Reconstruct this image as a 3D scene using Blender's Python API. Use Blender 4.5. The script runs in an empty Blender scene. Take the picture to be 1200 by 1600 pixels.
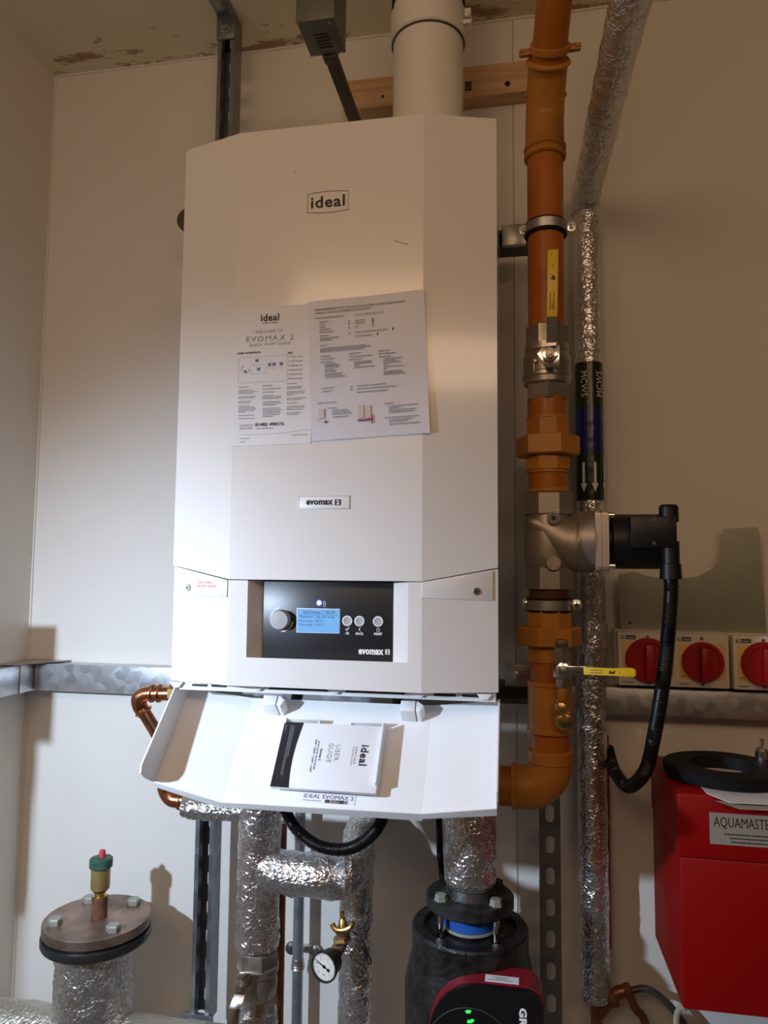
import bpy, bmesh, math, random
from mathutils import Vector, Matrix, noise
random.seed(7)
V = Vector
scene = bpy.context.scene
COL = scene.collection
rad = math.radians

# ------------------------------------------------------------------ camera
CAM = V((0.0, -1.65, 1.5)); FPX = 1150.0
def cam_axes(yaw=-10.6, pitch=4.6, roll=0.51):
    y, p, r = rad(yaw), rad(pitch), rad(roll)
    fwd = V((math.sin(y)*math.cos(p), math.cos(y)*math.cos(p), math.sin(p)))
    r0 = V((math.cos(y), -math.sin(y), 0)); u0 = r0.cross(fwd)
    return math.cos(r)*r0+math.sin(r)*u0, -math.sin(r)*r0+math.cos(r)*u0, fwd
RR, UU, FF = cam_axes()
cd = bpy.data.cameras.new('camera'); cam = bpy.data.objects.new('camera', cd); COL.objects.link(cam)
cd.sensor_fit = 'VERTICAL'; cd.sensor_height = 32.0; cd.lens = 32.0*FPX/1600.0
cd.clip_start = 0.02
M = Matrix((RR, UU, -FF)).transposed().to_4x4(); M.translation = CAM
cam.matrix_world = M
scene.camera = cam

# ------------------------------------------------------------------ world, lights, exposure
w = bpy.data.worlds.new('world'); scene.world = w; w.use_nodes = True
w.node_tree.nodes['Background'].inputs[0].default_value = (0.55, 0.45, 0.36, 1)
w.node_tree.nodes['Background'].inputs[1].default_value = 0.05
scene.view_settings.view_transform = 'Standard'; scene.view_settings.look = 'None'
scene.view_settings.exposure = 0.0; scene.view_settings.gamma = 1.0
scene.view_settings.use_curve_mapping = False

def lamp(name, kind, loc, target, energy, color, **kw):
    d = bpy.data.lights.new(name, kind); d.energy = energy; d.color = color
    for k, v_ in kw.items(): setattr(d, k, v_)
    o = bpy.data.objects.new(name, d); COL.objects.link(o); o.location = loc
    o.rotation_euler = (V(target)-V(loc)).to_track_quat('-Z', 'Y').to_euler()
    return o
# cool work light held low on the left, warm room lamps overhead and at the back
lamp('work_light', 'SPOT', (-1.13, -1.42, 1.56), (-0.54, 0.0, 0.66), 98, (0.62, 0.78, 1.0),
     shadow_soft_size=0.022, spot_size=rad(108), spot_blend=1.0)
lamp('room_lamp', 'AREA', (-0.55, -2.6, 2.6), (-0.1, 0.0, 1.3), 10.8, (1.0, 0.65, 0.39), shape='DISK', size=0.95)
lamp('rear_lamp', 'AREA', (0.9, -3.0, 2.6), (0.2, -1.0, 1.0), 7.8, (1.0, 0.66, 0.42), shape='RECTANGLE', size=1.2, size_y=0.3)

# ------------------------------------------------------------------ pixel -> point on a depth plane (measured from the photograph)
def at(px, py, y):
    d = (px-600)*RR-(py-800)*UU+FPX*FF
    return CAM+d*((y-CAM.y)/d.y)
def mpp(px, py, y):                      # metres per pixel there
    return (at(px, py, y)-CAM).dot(FF)/FPX

# ------------------------------------------------------------------ materials
MATS = {}
def mat(name, color, rough=0.5, metal=0.0, coat=0.0, bump=0.0, bscale=80, vary=0.0, vscale=6, emis=None, spec=0.5):
    if name in MATS: return MATS[name]
    m = bpy.data.materials.new(name); m.use_nodes = True; nt = m.node_tree; p = nt.nodes['Principled BSDF']
    c = (*color, 1); p.inputs['Base Color'].default_value = c
    p.inputs['Roughness'].default_value = rough; p.inputs['Metallic'].default_value = metal
    p.inputs['Coat Weight'].default_value = coat; p.inputs['Coat Roughness'].default_value = 0.08
    p.inputs['Specular IOR Level'].default_value = spec
    if emis:
        p.inputs['Emission Color'].default_value = (*emis[0], 1); p.inputs['Emission Strength'].default_value = emis[1]
    geo = nt.nodes.new('ShaderNodeNewGeometry')
    if vary:
        n = nt.nodes.new('ShaderNodeTexNoise'); n.inputs['Scale'].default_value = vscale; n.inputs['Detail'].default_value = 6
        nt.links.new(geo.outputs['Position'], n.inputs['Vector'])
        r = nt.nodes.new('ShaderNodeValToRGB'); r.color_ramp.elements[0].position = .3; r.color_ramp.elements[1].position = .7
        r.color_ramp.elements[0].color = (*[max(0, k*(1-vary)) for k in color], 1)
        r.color_ramp.elements[1].color = (*[min(1, k*(1+vary*.5)) for k in color], 1)
        nt.links.new(n.outputs['Fac'], r.inputs['Fac']); nt.links.new(r.outputs['Color'], p.inputs['Base Color'])
    if bump:
        n = nt.nodes.new('ShaderNodeTexNoise'); n.inputs['Scale'].default_value = bscale; n.inputs['Detail'].default_value = 4
        nt.links.new(geo.outputs['Position'], n.inputs['Vector'])
        b = nt.nodes.new('ShaderNodeBump'); b.inputs['Strength'].default_value = bump; b.inputs['Distance'].default_value = 0.002
        nt.links.new(n.outputs['Fac'], b.inputs['Height']); nt.links.new(b.outputs['Normal'], p.inputs['Normal'])
    MATS[name] = m
    return m

def foil_mat(name, grid=True, tint=(0.80, 0.785, 0.775), rough=0.12):
    m = bpy.data.materials.new(name); m.use_nodes = True; nt = m.node_tree; p = nt.nodes['Principled BSDF']
    N = nt.nodes.new; L = nt.links.new
    p.inputs['Metallic'].default_value = 0.95; p.inputs['Base Color'].default_value = (*tint, 1)
    geo = N('ShaderNodeNewGeometry'); uv = N('ShaderNodeUVMap')
    v1 = N('ShaderNodeTexVoronoi'); v1.feature = 'DISTANCE_TO_EDGE'; v1.inputs['Scale'].default_value = 95
    n1 = N('ShaderNodeTexNoise'); n1.inputs['Scale'].default_value = 90 if grid else 130; n1.inputs['Detail'].default_value = 5
    add = N('ShaderNodeVectorMath'); add.operation = 'ADD'
    n0 = N('ShaderNodeTexNoise'); n0.inputs['Scale'].default_value = 40
    sc_ = N('ShaderNodeVectorMath'); sc_.operation = 'SCALE'; sc_.inputs['Scale'].default_value = 0.03
    L(geo.outputs['Position'], n0.inputs['Vector']); L(n0.outputs['Color'], sc_.inputs[0])
    L(geo.outputs['Position'], add.inputs[0]); L(sc_.outputs[0], add.inputs[1])
    L(add.outputs[0], v1.inputs['Vector']); L(geo.outputs['Position'], n1.inputs['Vector'])
    mx = N('ShaderNodeMath'); mx.operation = 'MULTIPLY_ADD'; mx.inputs[1].default_value = 1.4 if grid else 1.8
    L(v1.outputs['Distance'], mx.inputs[0]); L(n1.outputs['Fac'], mx.inputs[2])
    h = mx.outputs[0]
    if grid:
        br = N('ShaderNodeTexBrick'); br.offset = 0.0; br.inputs['Scale'].default_value = 1.0
        br.inputs['Mortar Size'].default_value = 0.0009; br.inputs['Brick Width'].default_value = 0.011; br.inputs['Row Height'].default_value = 0.0055
        br.inputs['Color1'].default_value = (0, 0, 0, 1); br.inputs['Color2'].default_value = (0, 0, 0, 1); br.inputs['Mortar'].default_value = (1, 1, 1, 1)
        L(uv.outputs['UV'], br.inputs['Vector'])
        a2 = N('ShaderNodeMath'); a2.operation = 'MULTIPLY_ADD'; a2.inputs[1].default_value = 1.0
        L(br.outputs['Fac'], a2.inputs[0]); L(h, a2.inputs[2]); h = a2.outputs[0]
    b = N('ShaderNodeBump'); b.inputs['Strength'].default_value = 0.8 if grid else 0.7; b.inputs['Distance'].default_value = 0.0024
    L(h, b.inputs['Height']); L(b.outputs['Normal'], p.inputs['Normal'])
    rr_ = N('ShaderNodeMapRange'); rr_.inputs['To Min'].default_value = rough; rr_.inputs['To Max'].default_value = rough+.2
    L(n0.outputs['Fac'], rr_.inputs['Value']); L(rr_.outputs[0], p.inputs['Roughness'])
    return m
FOIL = foil_mat('foil_lagging'); FOIL2 = foil_mat('smooth_foil_tape', False, (.68, .67, .66), rough=0.18)

def wall_mat(name, base, stains=None):
    m = bpy.data.materials.new(name); m.use_nodes = True; nt = m.node_tree; p = nt.nodes['Principled BSDF']
    N = nt.nodes.new; L = nt.links.new
    geo = N('ShaderNodeNewGeometry'); n = N('ShaderNodeTexNoise'); n.inputs['Scale'].default_value = 2.2; n.inputs['Detail'].default_value = 8
    L(geo.outputs['Position'], n.inputs['Vector'])
    r = N('ShaderNodeValToRGB'); r.color_ramp.elements[0].position = .3; r.color_ramp.elements[1].position = .75
    r.color_ramp.elements[0].color = (*[k*.93 for k in base], 1); r.color_ramp.elements[1].color = (*base, 1)
    L(n.outputs['Fac'], r.inputs['Fac']); c = r.outputs['Color']
    # small scuffs
    n2 = N('ShaderNodeTexNoise'); n2.inputs['Scale'].default_value = 34; n2.inputs['Detail'].default_value = 3; n2.inputs['Roughness'].default_value = .7
    mp = N('ShaderNodeMapping'); mp.inputs['Scale'].default_value = (1.6, 1, .5); L(geo.outputs['Position'], mp.inputs['Vector']); L(mp.outputs[0], n2.inputs['Vector'])
    r2 = N('ShaderNodeValToRGB'); r2.color_ramp.elements[0].position = .73; r2.color_ramp.elements[1].position = .80
    L(n2.outputs['Fac'], r2.inputs['Fac'])
    mix = N('ShaderNodeMix'); mix.data_type = 'RGBA'; mix.inputs['B'].default_value = (.33, .24, .17, 1)
    ms = N('ShaderNodeMath'); ms.operation = 'MULTIPLY'; ms.inputs[1].default_value = .5
    L(r2.outputs['Color'], ms.inputs[0]); L(ms.outputs[0], mix.inputs['Factor']); L(c, mix.inputs['A']); c = mix.outputs['Result']
    if stains:   # rust coming through the paint where the slab meets the wall
        sx = N('ShaderNodeSeparateXYZ'); L(geo.outputs['Position'], sx.inputs[0])
        mr = N('ShaderNodeMapRange'); mr.inputs['From Min'].default_value = -.34; mr.inputs['From Max'].default_value = -0.0
        mr.inputs['To Min'].default_value = -.17; mr.inputs['To Max'].default_value = .085; L(sx.outputs['Y'], mr.inputs['Value'])
        n3 = N('ShaderNodeTexNoise'); n3.inputs['Scale'].default_value = 9; n3.inputs['Detail'].default_value = 9; n3.inputs['Roughness'].default_value = .72
        mp3 = N('ShaderNodeMapping'); mp3.inputs['Scale'].default_value = (.8, 1.9, 1); mp3.inputs['Location'].default_value = stains
        L(geo.outputs['Position'], mp3.inputs['Vector']); L(mp3.outputs[0], n3.inputs['Vector'])
        a = N('ShaderNodeMath'); a.operation = 'ADD'; L(mr.outputs[0], a.inputs[0]); L(n3.outputs['Fac'], a.inputs[1])
        r3 = N('ShaderNodeValToRGB'); r3.color_ramp.elements[0].position = .585; r3.color_ramp.elements[1].position = .64
        L(a.outputs[0], r3.inputs['Fac'])
        m3 = N('ShaderNodeMix'); m3.data_type = 'RGBA'; m3.inputs['B'].default_value = (.26, .085, .045, 1)
        m4 = N('ShaderNodeMath'); m4.operation = 'MULTIPLY'; m4.inputs[1].default_value = .75; L(r3.outputs['Color'], m4.inputs[0])
        L(m4.outputs[0], m3.inputs['Factor']); L(c, m3.inputs['A']); c = m3.outputs['Result']
    L(c, p.inputs['Base Color']); p.inputs['Roughness'].default_value = .75
    nb = N('ShaderNodeTexNoise'); nb.inputs['Scale'].default_value = 260; L(geo.outputs['Position'], nb.inputs['Vector'])
    b = N('ShaderNodeBump'); b.inputs['Strength'].default_value = .12; b.inputs['Distance'].default_value = .001
    L(nb.outputs['Fac'], b.inputs['Height']); L(b.outputs['Normal'], p.inputs['Normal'])
    return m

def wood_mat():
    m = bpy.data.materials.new('pine'); m.use_nodes = True; nt = m.node_tree; p = nt.nodes['Principled BSDF']
    N = nt.nodes.new; L = nt.links.new
    geo = N('ShaderNodeNewGeometry'); mp = N('ShaderNodeMapping'); mp.inputs['Scale'].default_value = (1.2, 14, 22)
    L(geo.outputs['Position'], mp.inputs['Vector'])
    n = N('ShaderNodeTexNoise'); n.inputs['Scale'].default_value = 2.2; n.inputs['Detail'].default_value = 6; n.inputs['Distortion'].default_value = .6
    L(mp.outputs[0], n.inputs['Vector'])
    r = N('ShaderNodeValToRGB'); r.color_ramp.elements[0].position = .3; r.color_ramp.elements[1].position = .7
    r.color_ramp.elements[0].color = (.50, .27, .12, 1); r.color_ramp.elements[1].color = (.74, .48, .27, 1)
    L(n.outputs['Fac'], r.inputs['Fac']); L(r.outputs['Color'], p.inputs['Base Color']); p.inputs['Roughness'].default_value = .6
    return m

def galv_mat(name, tint, rough=.38, scale=55):
    m = bpy.data.materials.new(name); m.use_nodes = True; nt = m.node_tree; p = nt.nodes['Principled BSDF']
    N = nt.nodes.new; L = nt.links.new
    geo = N('ShaderNodeNewGeometry'); v = N('ShaderNodeTexVoronoi'); v.inputs['Scale'].default_value = scale
    L(geo.outputs['Position'], v.inputs['Vector'])
    sp = N('ShaderNodeSeparateColor'); L(v.outputs['Color'], sp.inputs[0])
    r = N('ShaderNodeValToRGB'); r.color_ramp.elements[0].color = (*[k*.86 for k in tint], 1); r.color_ramp.elements[1].color = (*tint, 1)
    L(sp.outputs[0], r.inputs['Fac']); L(r.outputs['Color'], p.inputs['Base Color'])
    mr = N('ShaderNodeMapRange'); mr.inputs['To Min'].default_value = rough-.06; mr.inputs['To Max'].default_value = rough+.1
    L(sp.outputs[1], mr.inputs['Value']); L(mr.outputs[0], p.inputs['Roughness'])
    p.inputs['Metallic'].default_value = .85
    return m

WALL = wall_mat('cream_wall', (.80, .76, .70)); CEIL = wall_mat('stained_ceiling', (.80, .74, .50), (4.45, 0.4, 0))
LWALL = wall_mat('left_wall_paint', (.78, .74, .67))
RWALL = mat('darkened_wall', (.20, .185, .17), .8, vary=.3, vscale=5)  # unseen walls and floor darkened so the foil reflects dim surroundings
FLOOR = mat('concrete_floor', (.18, .175, .165), .8, vary=.2)
WHITE = mat('glossy_white_casing', (.80, .77, .745), .20, coat=.45)
WHITE2 = mat('white_plastic', (.84, .845, .85), .42)
WHITE3 = mat('white_flue_plastic', (.85, .82, .76), .4)
PAPER = mat('white_paper', (.80, .80, .83), .55); PAPER2 = mat('laminated_paper', (.72, .73, .82), .42, spec=.35)
BLACKP = mat('black_fascia', (.018, .019, .022), .35); BLACK = mat('black_plastic', (.006, .0058, .0056), .42, spec=.4)
RUBBER = mat('black_rubber', (.008, .008, .008), .65, spec=.25); CORR = mat('black_conduit', (.005, .005, .0055), .36, spec=.4)
INK = mat('black_ink', (.02, .02, .022), .6); GINK = mat('grey_ink', (.22, .22, .24), .6); WINK = mat('white_ink', (.85, .85, .85), .5)
BINK = mat('blue_ink', (.02, .09, .38), .6); RINK = mat('red_ink', (.50, .04, .04), .6); PINKI = mat('pale_red_ink', (.75, .30, .22), .6); PALE = mat('pale_pink_ink', (.68, .60, .60), .6)
GREYP = mat('grey_plastic', (.42, .42, .43), .32); CHROME = mat('bright_steel', (.78, .77, .75), .18, 1); STEEL = mat('zinc_steel', (.55, .54, .52), .35, 1, vary=.2, vscale=40)
NICKEL = mat('nickel_brass', (.42, .38, .33), .36, .85, vary=.25, vscale=25, bump=.12, bscale=300)
CASTA = mat('cast_aluminium', (.36, .32, .28), .42, .75, vary=.15, vscale=20, bump=.2, bscale=500)
CASTP = mat('machined_bronze_plate', (.52, .42, .34), .4, .7)
ORANGE = mat('ochre_pipe_paint', (.42, .122, .010), .4, coat=.03, spec=.35, vary=.12, vscale=12)
ORANGE2 = mat('ochre_fitting_paint', (.47, .19, .028), .4, coat=.03, spec=.35, vary=.14, vscale=20)
YELLOW = mat('yellow_sleeve', (.80, .52, .02), .4); BRASS = mat('brass', (.62, .42, .16), .3, .95, vary=.2, vscale=60)
COPPER = mat('copper', (.72, .33, .17), .22, 1, vary=.3, vscale=30); DCOPPER = mat('tarnished_copper', (.30, .12, .07), .4, .8, vary=.3, vscale=30)
GALV = galv_mat('galvanised_trunking', (.62, .64, .66)); GALV2 = mat('galvanised_plate', (.46, .47, .38), .33, .85, vary=.12, vscale=9, bump=.08, bscale=300)
STRUT = galv_mat('strut_channel', (.27, .29, .32), .4, 30); DARKM = mat('dark_steel_channel', (.10, .09, .085), .45, .6)
GREYBOX = mat('grey_painted_steel', (.14, .145, .13), .4, .3)
RUST = mat('rusty_flange', (.30, .21, .16), .42, .7, vary=.6, vscale=16, bump=.3, bscale=200)
RUST2 = mat('rust_brown', (.20, .08, .045), .7, .2, vary=.4, vscale=60)
GREYBOLT = mat('dull_zinc_bolt', (.40, .42, .38), .5, .5)
IRON = mat('black_dusty_iron', (.030, .029, .027), .45, .2, vary=.75, vscale=38, bump=.6, bscale=160)
SHELL = mat('black_insulation_shell', (.016, .015, .014), .38, vary=.9, vscale=42, bump=.9, bscale=110)
BLUE = mat('blue_spacer', (.015, .10, .42), .5, vary=.2, vscale=30); REDH = mat('red_pump_housing', (.24, .010, .020), .38)
TANK = mat('red_tank_plastic', (.27, .0006, .0008), .45, spec=.3); REDP = mat('red_pipe_paint', (.30, .012, .02), .45)
REDK = mat('red_knob', (.34, .003, .004), .42); SWB = mat('switch_beige', (.70, .64, .54), .5); SWY = mat('switch_yellow', (.78, .50, .15), .55)
LABELG = mat('grey_label', (.33, .31, .26), .5); GREENC = mat('green_cap', (.035, .11, .075), .5, vary=.5, vscale=80)
REDC = mat('red_cap', (.55, .05, .06), .5); TAPEG = mat('dark_green_tape', (.012, .026, .008), .25); TAPEB = mat('blue_tape', (.012, .015, .16), .25)
LCD = mat('lcd_backlight', (.05, .1, .2), .3, emis=((.16, .42, .80), .85)); LCDT = mat('lcd_text', (.01, .03, .12), .5)
LEDB = mat('blue_led', (.1, .1, 1), .3, emis=((.03, .05, 1.0), 9)); LEDBC = mat('blue_led_core', (.8, .9, 1), .3, emis=((.35, .5, 1.0), 3)); LEDG = mat('green_led', (0, .6, .05), .3, emis=((.02, .9, .08), 2.2))
WOOD = wood_mat(); GAUGEF = mat('gauge_face', (.74, .73, .66), .5)

# ------------------------------------------------------------------ object helpers
ROOT = {}
def root_loc(o):
    while o.parent: o = o.parent
    return ROOT[o.name]
def thing(name, label, cat, loc, group=None):
    o = bpy.data.objects.new(name, None); COL.objects.link(o); o.empty_display_size = .05
    o.location = loc; ROOT[o.name] = V(loc); o['label'] = label; o['category'] = cat
    if group: o['group'] = group
    return o
def nb(): 
    b = bmesh.new(); b.loops.layers.uv.new('UVMap'); return b
def obj(name, bm, m, parent=None, smooth=30, label=None, cat=None, group=None, kind=None):
    me = bpy.data.meshes.new(name)
    if parent is None:
        vs = [v.co for v in bm.verts]
        lo = V([min(v[i] for v in vs) for i in range(3)]); hi = V([max(v[i] for v in vs) for i in range(3)])
        off = V(((lo.x+hi.x)/2, (lo.y+hi.y)/2, lo.z))
    else: off = root_loc(parent)
    bmesh.ops.translate(bm, verts=bm.verts, vec=-off)
    bmesh.ops.recalc_face_normals(bm, faces=bm.faces)
    bm.to_mesh(me); bm.free(); me.materials.append(m)
    if smooth: me.shade_smooth(); me.set_sharp_from_angle(angle=rad(smooth))
    o = bpy.data.objects.new(name, me); COL.objects.link(o)
    if parent: o.parent = parent
    else: o.location = off; ROOT[o.name] = off
    for k, v_ in (('label', label), ('category', cat), ('group', group), ('kind', kind)):
        if v_: o[k] = v_
    return o

X_, Y_, Z_ = V((1, 0, 0)), V((0, 1, 0)), V((0, 0, 1))
def box(bm, x0, x1, y0, y1, z0, z1, bev=0, rot=None, piv=None):
    vs = [bm.verts.new(p) for p in [(x0,y0,z0),(x1,y0,z0),(x1,y1,z0),(x0,y1,z0),(x0,y0,z1),(x1,y0,z1),(x1,y1,z1),(x0,y1,z1)]]
    fs = [bm.faces.new([vs[i] for i in f]) for f in [(0,3,2,1),(4,5,6,7),(0,1,5,4),(1,2,6,5),(2,3,7,6),(3,0,4,7)]]
    if rot is not None:
        for v_ in vs: v_.co = rot @ (v_.co-V(piv)) + V(piv)
    if bev:
        es = {e for f in fs for e in f.edges}
        bmesh.ops.bevel(bm, geom=list(es), offset=bev, segments=2, affect='EDGES', profile=.5)
    return bm
def obox(bm, c, ax, ay, az, sx, sy, sz, bev=0):
    c = V(c); vs = []
    for k in (-1, 1):
        for (i, j) in ((-1,-1),(1,-1),(1,1),(-1,1)):
            vs.append(bm.verts.new(c+ax*(i*sx/2)+ay*(j*sy/2)+az*(k*sz/2)))
    fs = [bm.faces.new([vs[i] for i in f]) for f in [(0,3,2,1),(4,5,6,7),(0,1,5,4),(1,2,6,5),(2,3,7,6),(3,0,4,7)]]
    if bev: bmesh.ops.bevel(bm, geom=list({e for f in fs for e in f.edges}), offset=bev, segments=2, affect='EDGES', profile=.5)
    return bm
def basis(ax):
    ax = V(ax).normalized(); t = Z_ if abs(ax.z) < .9 else X_
    u = (t-ax*t.dot(ax)).normalized(); return ax, u, ax.cross(u)
def lathe(bm, o, axis, prof, n=32, phase=0.0, caps=True, u=None):
    """prof: list of (radius, distance along axis)"""
    ax, u0, v0 = basis(axis)
    if u is not None:
        u0 = (V(u)-ax*V(u).dot(ax)).normalized(); v0 = ax.cross(u0)
    o = V(o); rings = []
    for r, t in prof:
        rings.append([bm.verts.new(o+ax*t+(u0*math.cos(phase+2*math.pi*k/n)+v0*math.sin(phase+2*math.pi*k/n))*r) for k in range(n)])
    for a, b in zip(rings, rings[1:]):
        for k in range(n): bm.faces.new((a[k], a[(k+1)%n], b[(k+1)%n], b[k]))
    if caps:
        if prof[0][0] > 1e-6: bm.faces.new(rings[0][::-1])
        if prof[-1][0] > 1e-6: bm.faces.new(rings[-1])
    return bm
def ring(bm, o, axis, ri, ro, t0, t1, n=40, bev=0, u=None):
    """closed annular solid"""
    b = bev
    prof = [(ri, t0), (ro-b, t0), (ro, t0+b), (ro, t1-b), (ro-b, t1), (ri, t1), (ri, t0)]
    ax, u0, v0 = basis(axis); o = V(o); rings = []
    for r, t in prof[:-1]:
        rings.append([bm.verts.new(o+ax*t+(u0*math.cos(2*math.pi*k/n)+v0*math.sin(2*math.pi*k/n))*r) for k in range(n)])
    rings.append(rings[0])
    for a, c in zip(rings, rings[1:]):
        for k in range(n): bm.faces.new((a[k], a[(k+1)%n], c[(k+1)%n], c[k]))
    return bm
def cyl(bm, p0, p1, r, r1=None, n=24, bev=0.0, phase=0.0):
    p0, p1 = V(p0), V(p1); L_ = (p1-p0).length; r1 = r if r1 is None else r1
    prof = [(r, 0), (r1, L_)] if not bev else [(r-bev, 0), (r, bev), (r1, L_-bev), (r1-bev, L_)]
    return lathe(bm, p0, p1-p0, prof, n, phase)
def hexa(bm, p0, p1, r, n=6, phase=math.pi/6, ch=.12, u=(0, -1, 0)):
    """hexagon nut: r = half the width across corners; a flat turns to -Y"""
    p0, p1 = V(p0), V(p1); L_ = (p1-p0).length; c = r*ch
    return lathe(bm, p0, p1-p0, [(r-c, 0), (r, c*.6), (r, L_-c*.6), (r-c, L_)], n, phase, u=u)
def smooth_path(pts, step):
    pts = [V(p) for p in pts]; out = []
    P = [pts[0]*2-pts[1]]+pts+[pts[-1]*2-pts[-2]]
    for i in range(1, len(P)-2):
        a, b, c, d = P[i-1], P[i], P[i+1], P[i+2]; k = max(2, int((c-b).length/step))
        for j in range(k):
            t = j/k
            out.append(.5*((2*b)+(c-a)*t+(2*a-5*b+4*c-d)*t*t+(3*b-a-3*c+d)*t**3))
    out.append(pts[-1]); return out
def line_path(pts, step):
    pts = [V(p) for p in pts]; out = []
    for a, b in zip(pts, pts[1:]):
        k = max(1, int((b-a).length/step)); out += [a.lerp(b, j/k) for j in range(k)]
    out.append(pts[-1]); return out
def tube(bm, path, rf, n=24, amp=0, nscale=60, cap=True, closed=False):
    """path: dense points; rf: radius or function(distance, total) -> radius; amp: crumple depth"""
    uvl = bm.loops.layers.uv.verify(); tot = sum((b-a).length for a, b in zip(path, path[1:]))
    t0 = (path[1]-path[0]).normalized(); _, u, v_ = basis(t0); d = 0; rings = []
    for i, p in enumerate(path):
        t = (path[min(i+1, len(path)-1)]-path[max(i-1, 0)]).normalized()
        u = (u-t*u.dot(t)).normalized(); w_ = t.cross(u)
        if i: d += (p-path[i-1]).length
        r = rf(d, tot) if callable(rf) else rf; rg = []
        for k in range(n):
            a = 2*math.pi*k/n; nn = u*math.cos(a)+w_*math.sin(a); q = p+nn*r
            if amp: q = q+nn*amp*(noise.noise(q*nscale)+.6*abs(noise.noise(q*nscale*2.3))*2-.5)
            rg.append(bm.verts.new(q))
        rings.append((rg, d, r))
    for (a, da, ra), (b, db, rb) in zip(rings, rings[1:]):
        for k in range(n):
            f = bm.faces.new((a[k], a[(k+1)%n], b[(k+1)%n], b[k]))
            c = 2*math.pi*ra/n
            for lp, uvc in zip(f.loops, ((k*c, da), ((k+1)*c, da), ((k+1)*c, db), (k*c, db))): lp[uvl].uv = uvc
    if cap: bm.faces.new(rings[0][0][::-1]); bm.faces.new(rings[-1][0])
    return bm
def prism(bm, pts, ext, bev=0):
    """polygon pts extruded by ext"""
    a = [bm.verts.new(V(p)) for p in pts]; b = [bm.verts.new(V(p)+V(ext)) for p in pts]; n = len(pts)
    f = [bm.faces.new(a), bm.faces.new(b[::-1])]+[bm.faces.new((a[i], b[i], b[(i+1)%n], a[(i+1)%n])) for i in range(n)]
    if bev: bmesh.ops.bevel(bm, geom=list({e for q in f for e in q.edges}), offset=bev, segments=2, affect='EDGES', profile=.5)
    return bm
def rrect(w_, h_, r, n=5):
    out = []
    for cx, cy, a0 in ((w_/2-r, h_/2-r, 0), (-w_/2+r, h_/2-r, 90), (-w_/2+r, -h_/2+r, 180), (w_/2-r, -h_/2+r, 270)):
        for k in range(n+1): a = rad(a0+90*k/n); out.append((cx+r*math.cos(a), cy+r*math.sin(a)))
    return out
def sph(bm, c, r, n=16):
    return lathe(bm, V(c)-Z_*r, Z_, [(max(1e-7, r*math.sin(math.pi*i/n)), r-r*math.cos(math.pi*i/n)) for i in range(n+1)], n*2, caps=False)

DG = None
def glyphs(s, bold=0.0, spacing=1.0):
    """mesh of a string in a unit box (0..1, 0..1)"""
    cu = bpy.data.curves.new('t', 'FONT'); cu.body = s; cu.resolution_u = 2; cu.offset = bold; cu.space_character = spacing
    ob = bpy.data.objects.new('t', cu); COL.objects.link(ob)
    bpy.context.view_layer.update(); dg = bpy.context.evaluated_depsgraph_get()
    me = bpy.data.meshes.new_from_object(ob.evaluated_get(dg))
    vs = [v_.co.copy() for v_ in me.vertices]; fs = [tuple(p.vertices) for p in me.polygons]
    bpy.data.meshes.remove(me); bpy.data.objects.remove(ob); bpy.data.curves.remove(cu)
    x0 = min(v_.x for v_ in vs); x1 = max(v_.x for v_ in vs); y0 = min(v_.y for v_ in vs); y1 = max(v_.y for v_ in vs)
    return [((v_.x-x0)/(x1-x0), (v_.y-y0)/(y1-y0)) for v_ in vs], fs
def text(bm, s, fn, bold=0.0, spacing=1.0):
    """fn(u, v) -> world point"""
    vs, fs = glyphs(s, bold, spacing); q = [bm.verts.new(fn(a, b)) for a, b in vs]
    for f in fs:
        try: bm.faces.new([q[i] for i in f])
        except ValueError: pass
    return bm
class Frame:
    """a plane with origin and two axes; print coordinates in metres"""
    def __init__(s, o, ux, uy): s.o = V(o); s.ux = V(ux).normalized(); s.uy = V(uy).normalized(); s.n = s.ux.cross(s.uy)
    def p(s, x, y, h=0.0): return s.o+s.ux*x+s.uy*y+s.n*h
    def txt(s, bm, t, x, y, w_, h_, lift=.0006, bold=0, spacing=1.0):
        return text(bm, t, lambda a, b: s.p(x+a*w_, y+b*h_, lift), bold, spacing)
    def bar(s, bm, x, y, w_, h_, lift=.0006):
        bm.faces.new([bm.verts.new(s.p(x+a, y+b, lift)) for a, b in ((0, 0), (w_, 0), (w_, h_), (0, h_))]); return bm
    def poly(s, bm, pts, lift=.0006):
        bm.faces.new([bm.verts.new(s.p(a, b, lift)) for a, b in pts]); return bm
    def words(s, bm, x, y, w_, h_, lift=.0006):
        e = x+w_; 
        while x < e-.0004:
            l = min(random.uniform(.0015, .0055), e-x); s.bar(bm, x, y, l, h_, lift); x += l+.0008
        return bm
    def rect(s, bm, x, y, w_, h_, t=.0003, lift=.0006):
        s.bar(bm, x, y, w_, t, lift); s.bar(bm, x, y+h_, w_, t, lift); s.bar(bm, x, y, t, h_, lift); s.bar(bm, x+w_, y, t, h_+t, lift); return bm
    def arc(s, bm, cx, cy, r, a0, a1, t, lift=.0006, n=20):
        for k in range(n):
            b0, b1 = rad(a0+(a1-a0)*k/n), rad(a0+(a1-a0)*(k+1)/n)
            s.poly(bm, [(cx+r*math.cos(b0), cy+r*math.sin(b0)), (cx+(r+t)*math.cos(b0), cy+(r+t)*math.sin(b0)), (cx+(r+t)*math.cos(b1), cy+(r+t)*math.sin(b1)), (cx+r*math.cos(b1), cy+r*math.sin(b1))], lift)
        return bm
    def box(s, bm, x, y, w_, h_, z0, z1, bev=0):
        return obox(bm, s.p(x+w_/2, y+h_/2, (z0+z1)/2), s.ux, s.uy, s.n, w_, h_, z1-z0, bev)
def struct(name, bm, m, smooth=0, label=None):
    return obj(name, bm, m, None, smooth, kind='structure', label=label)

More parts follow.
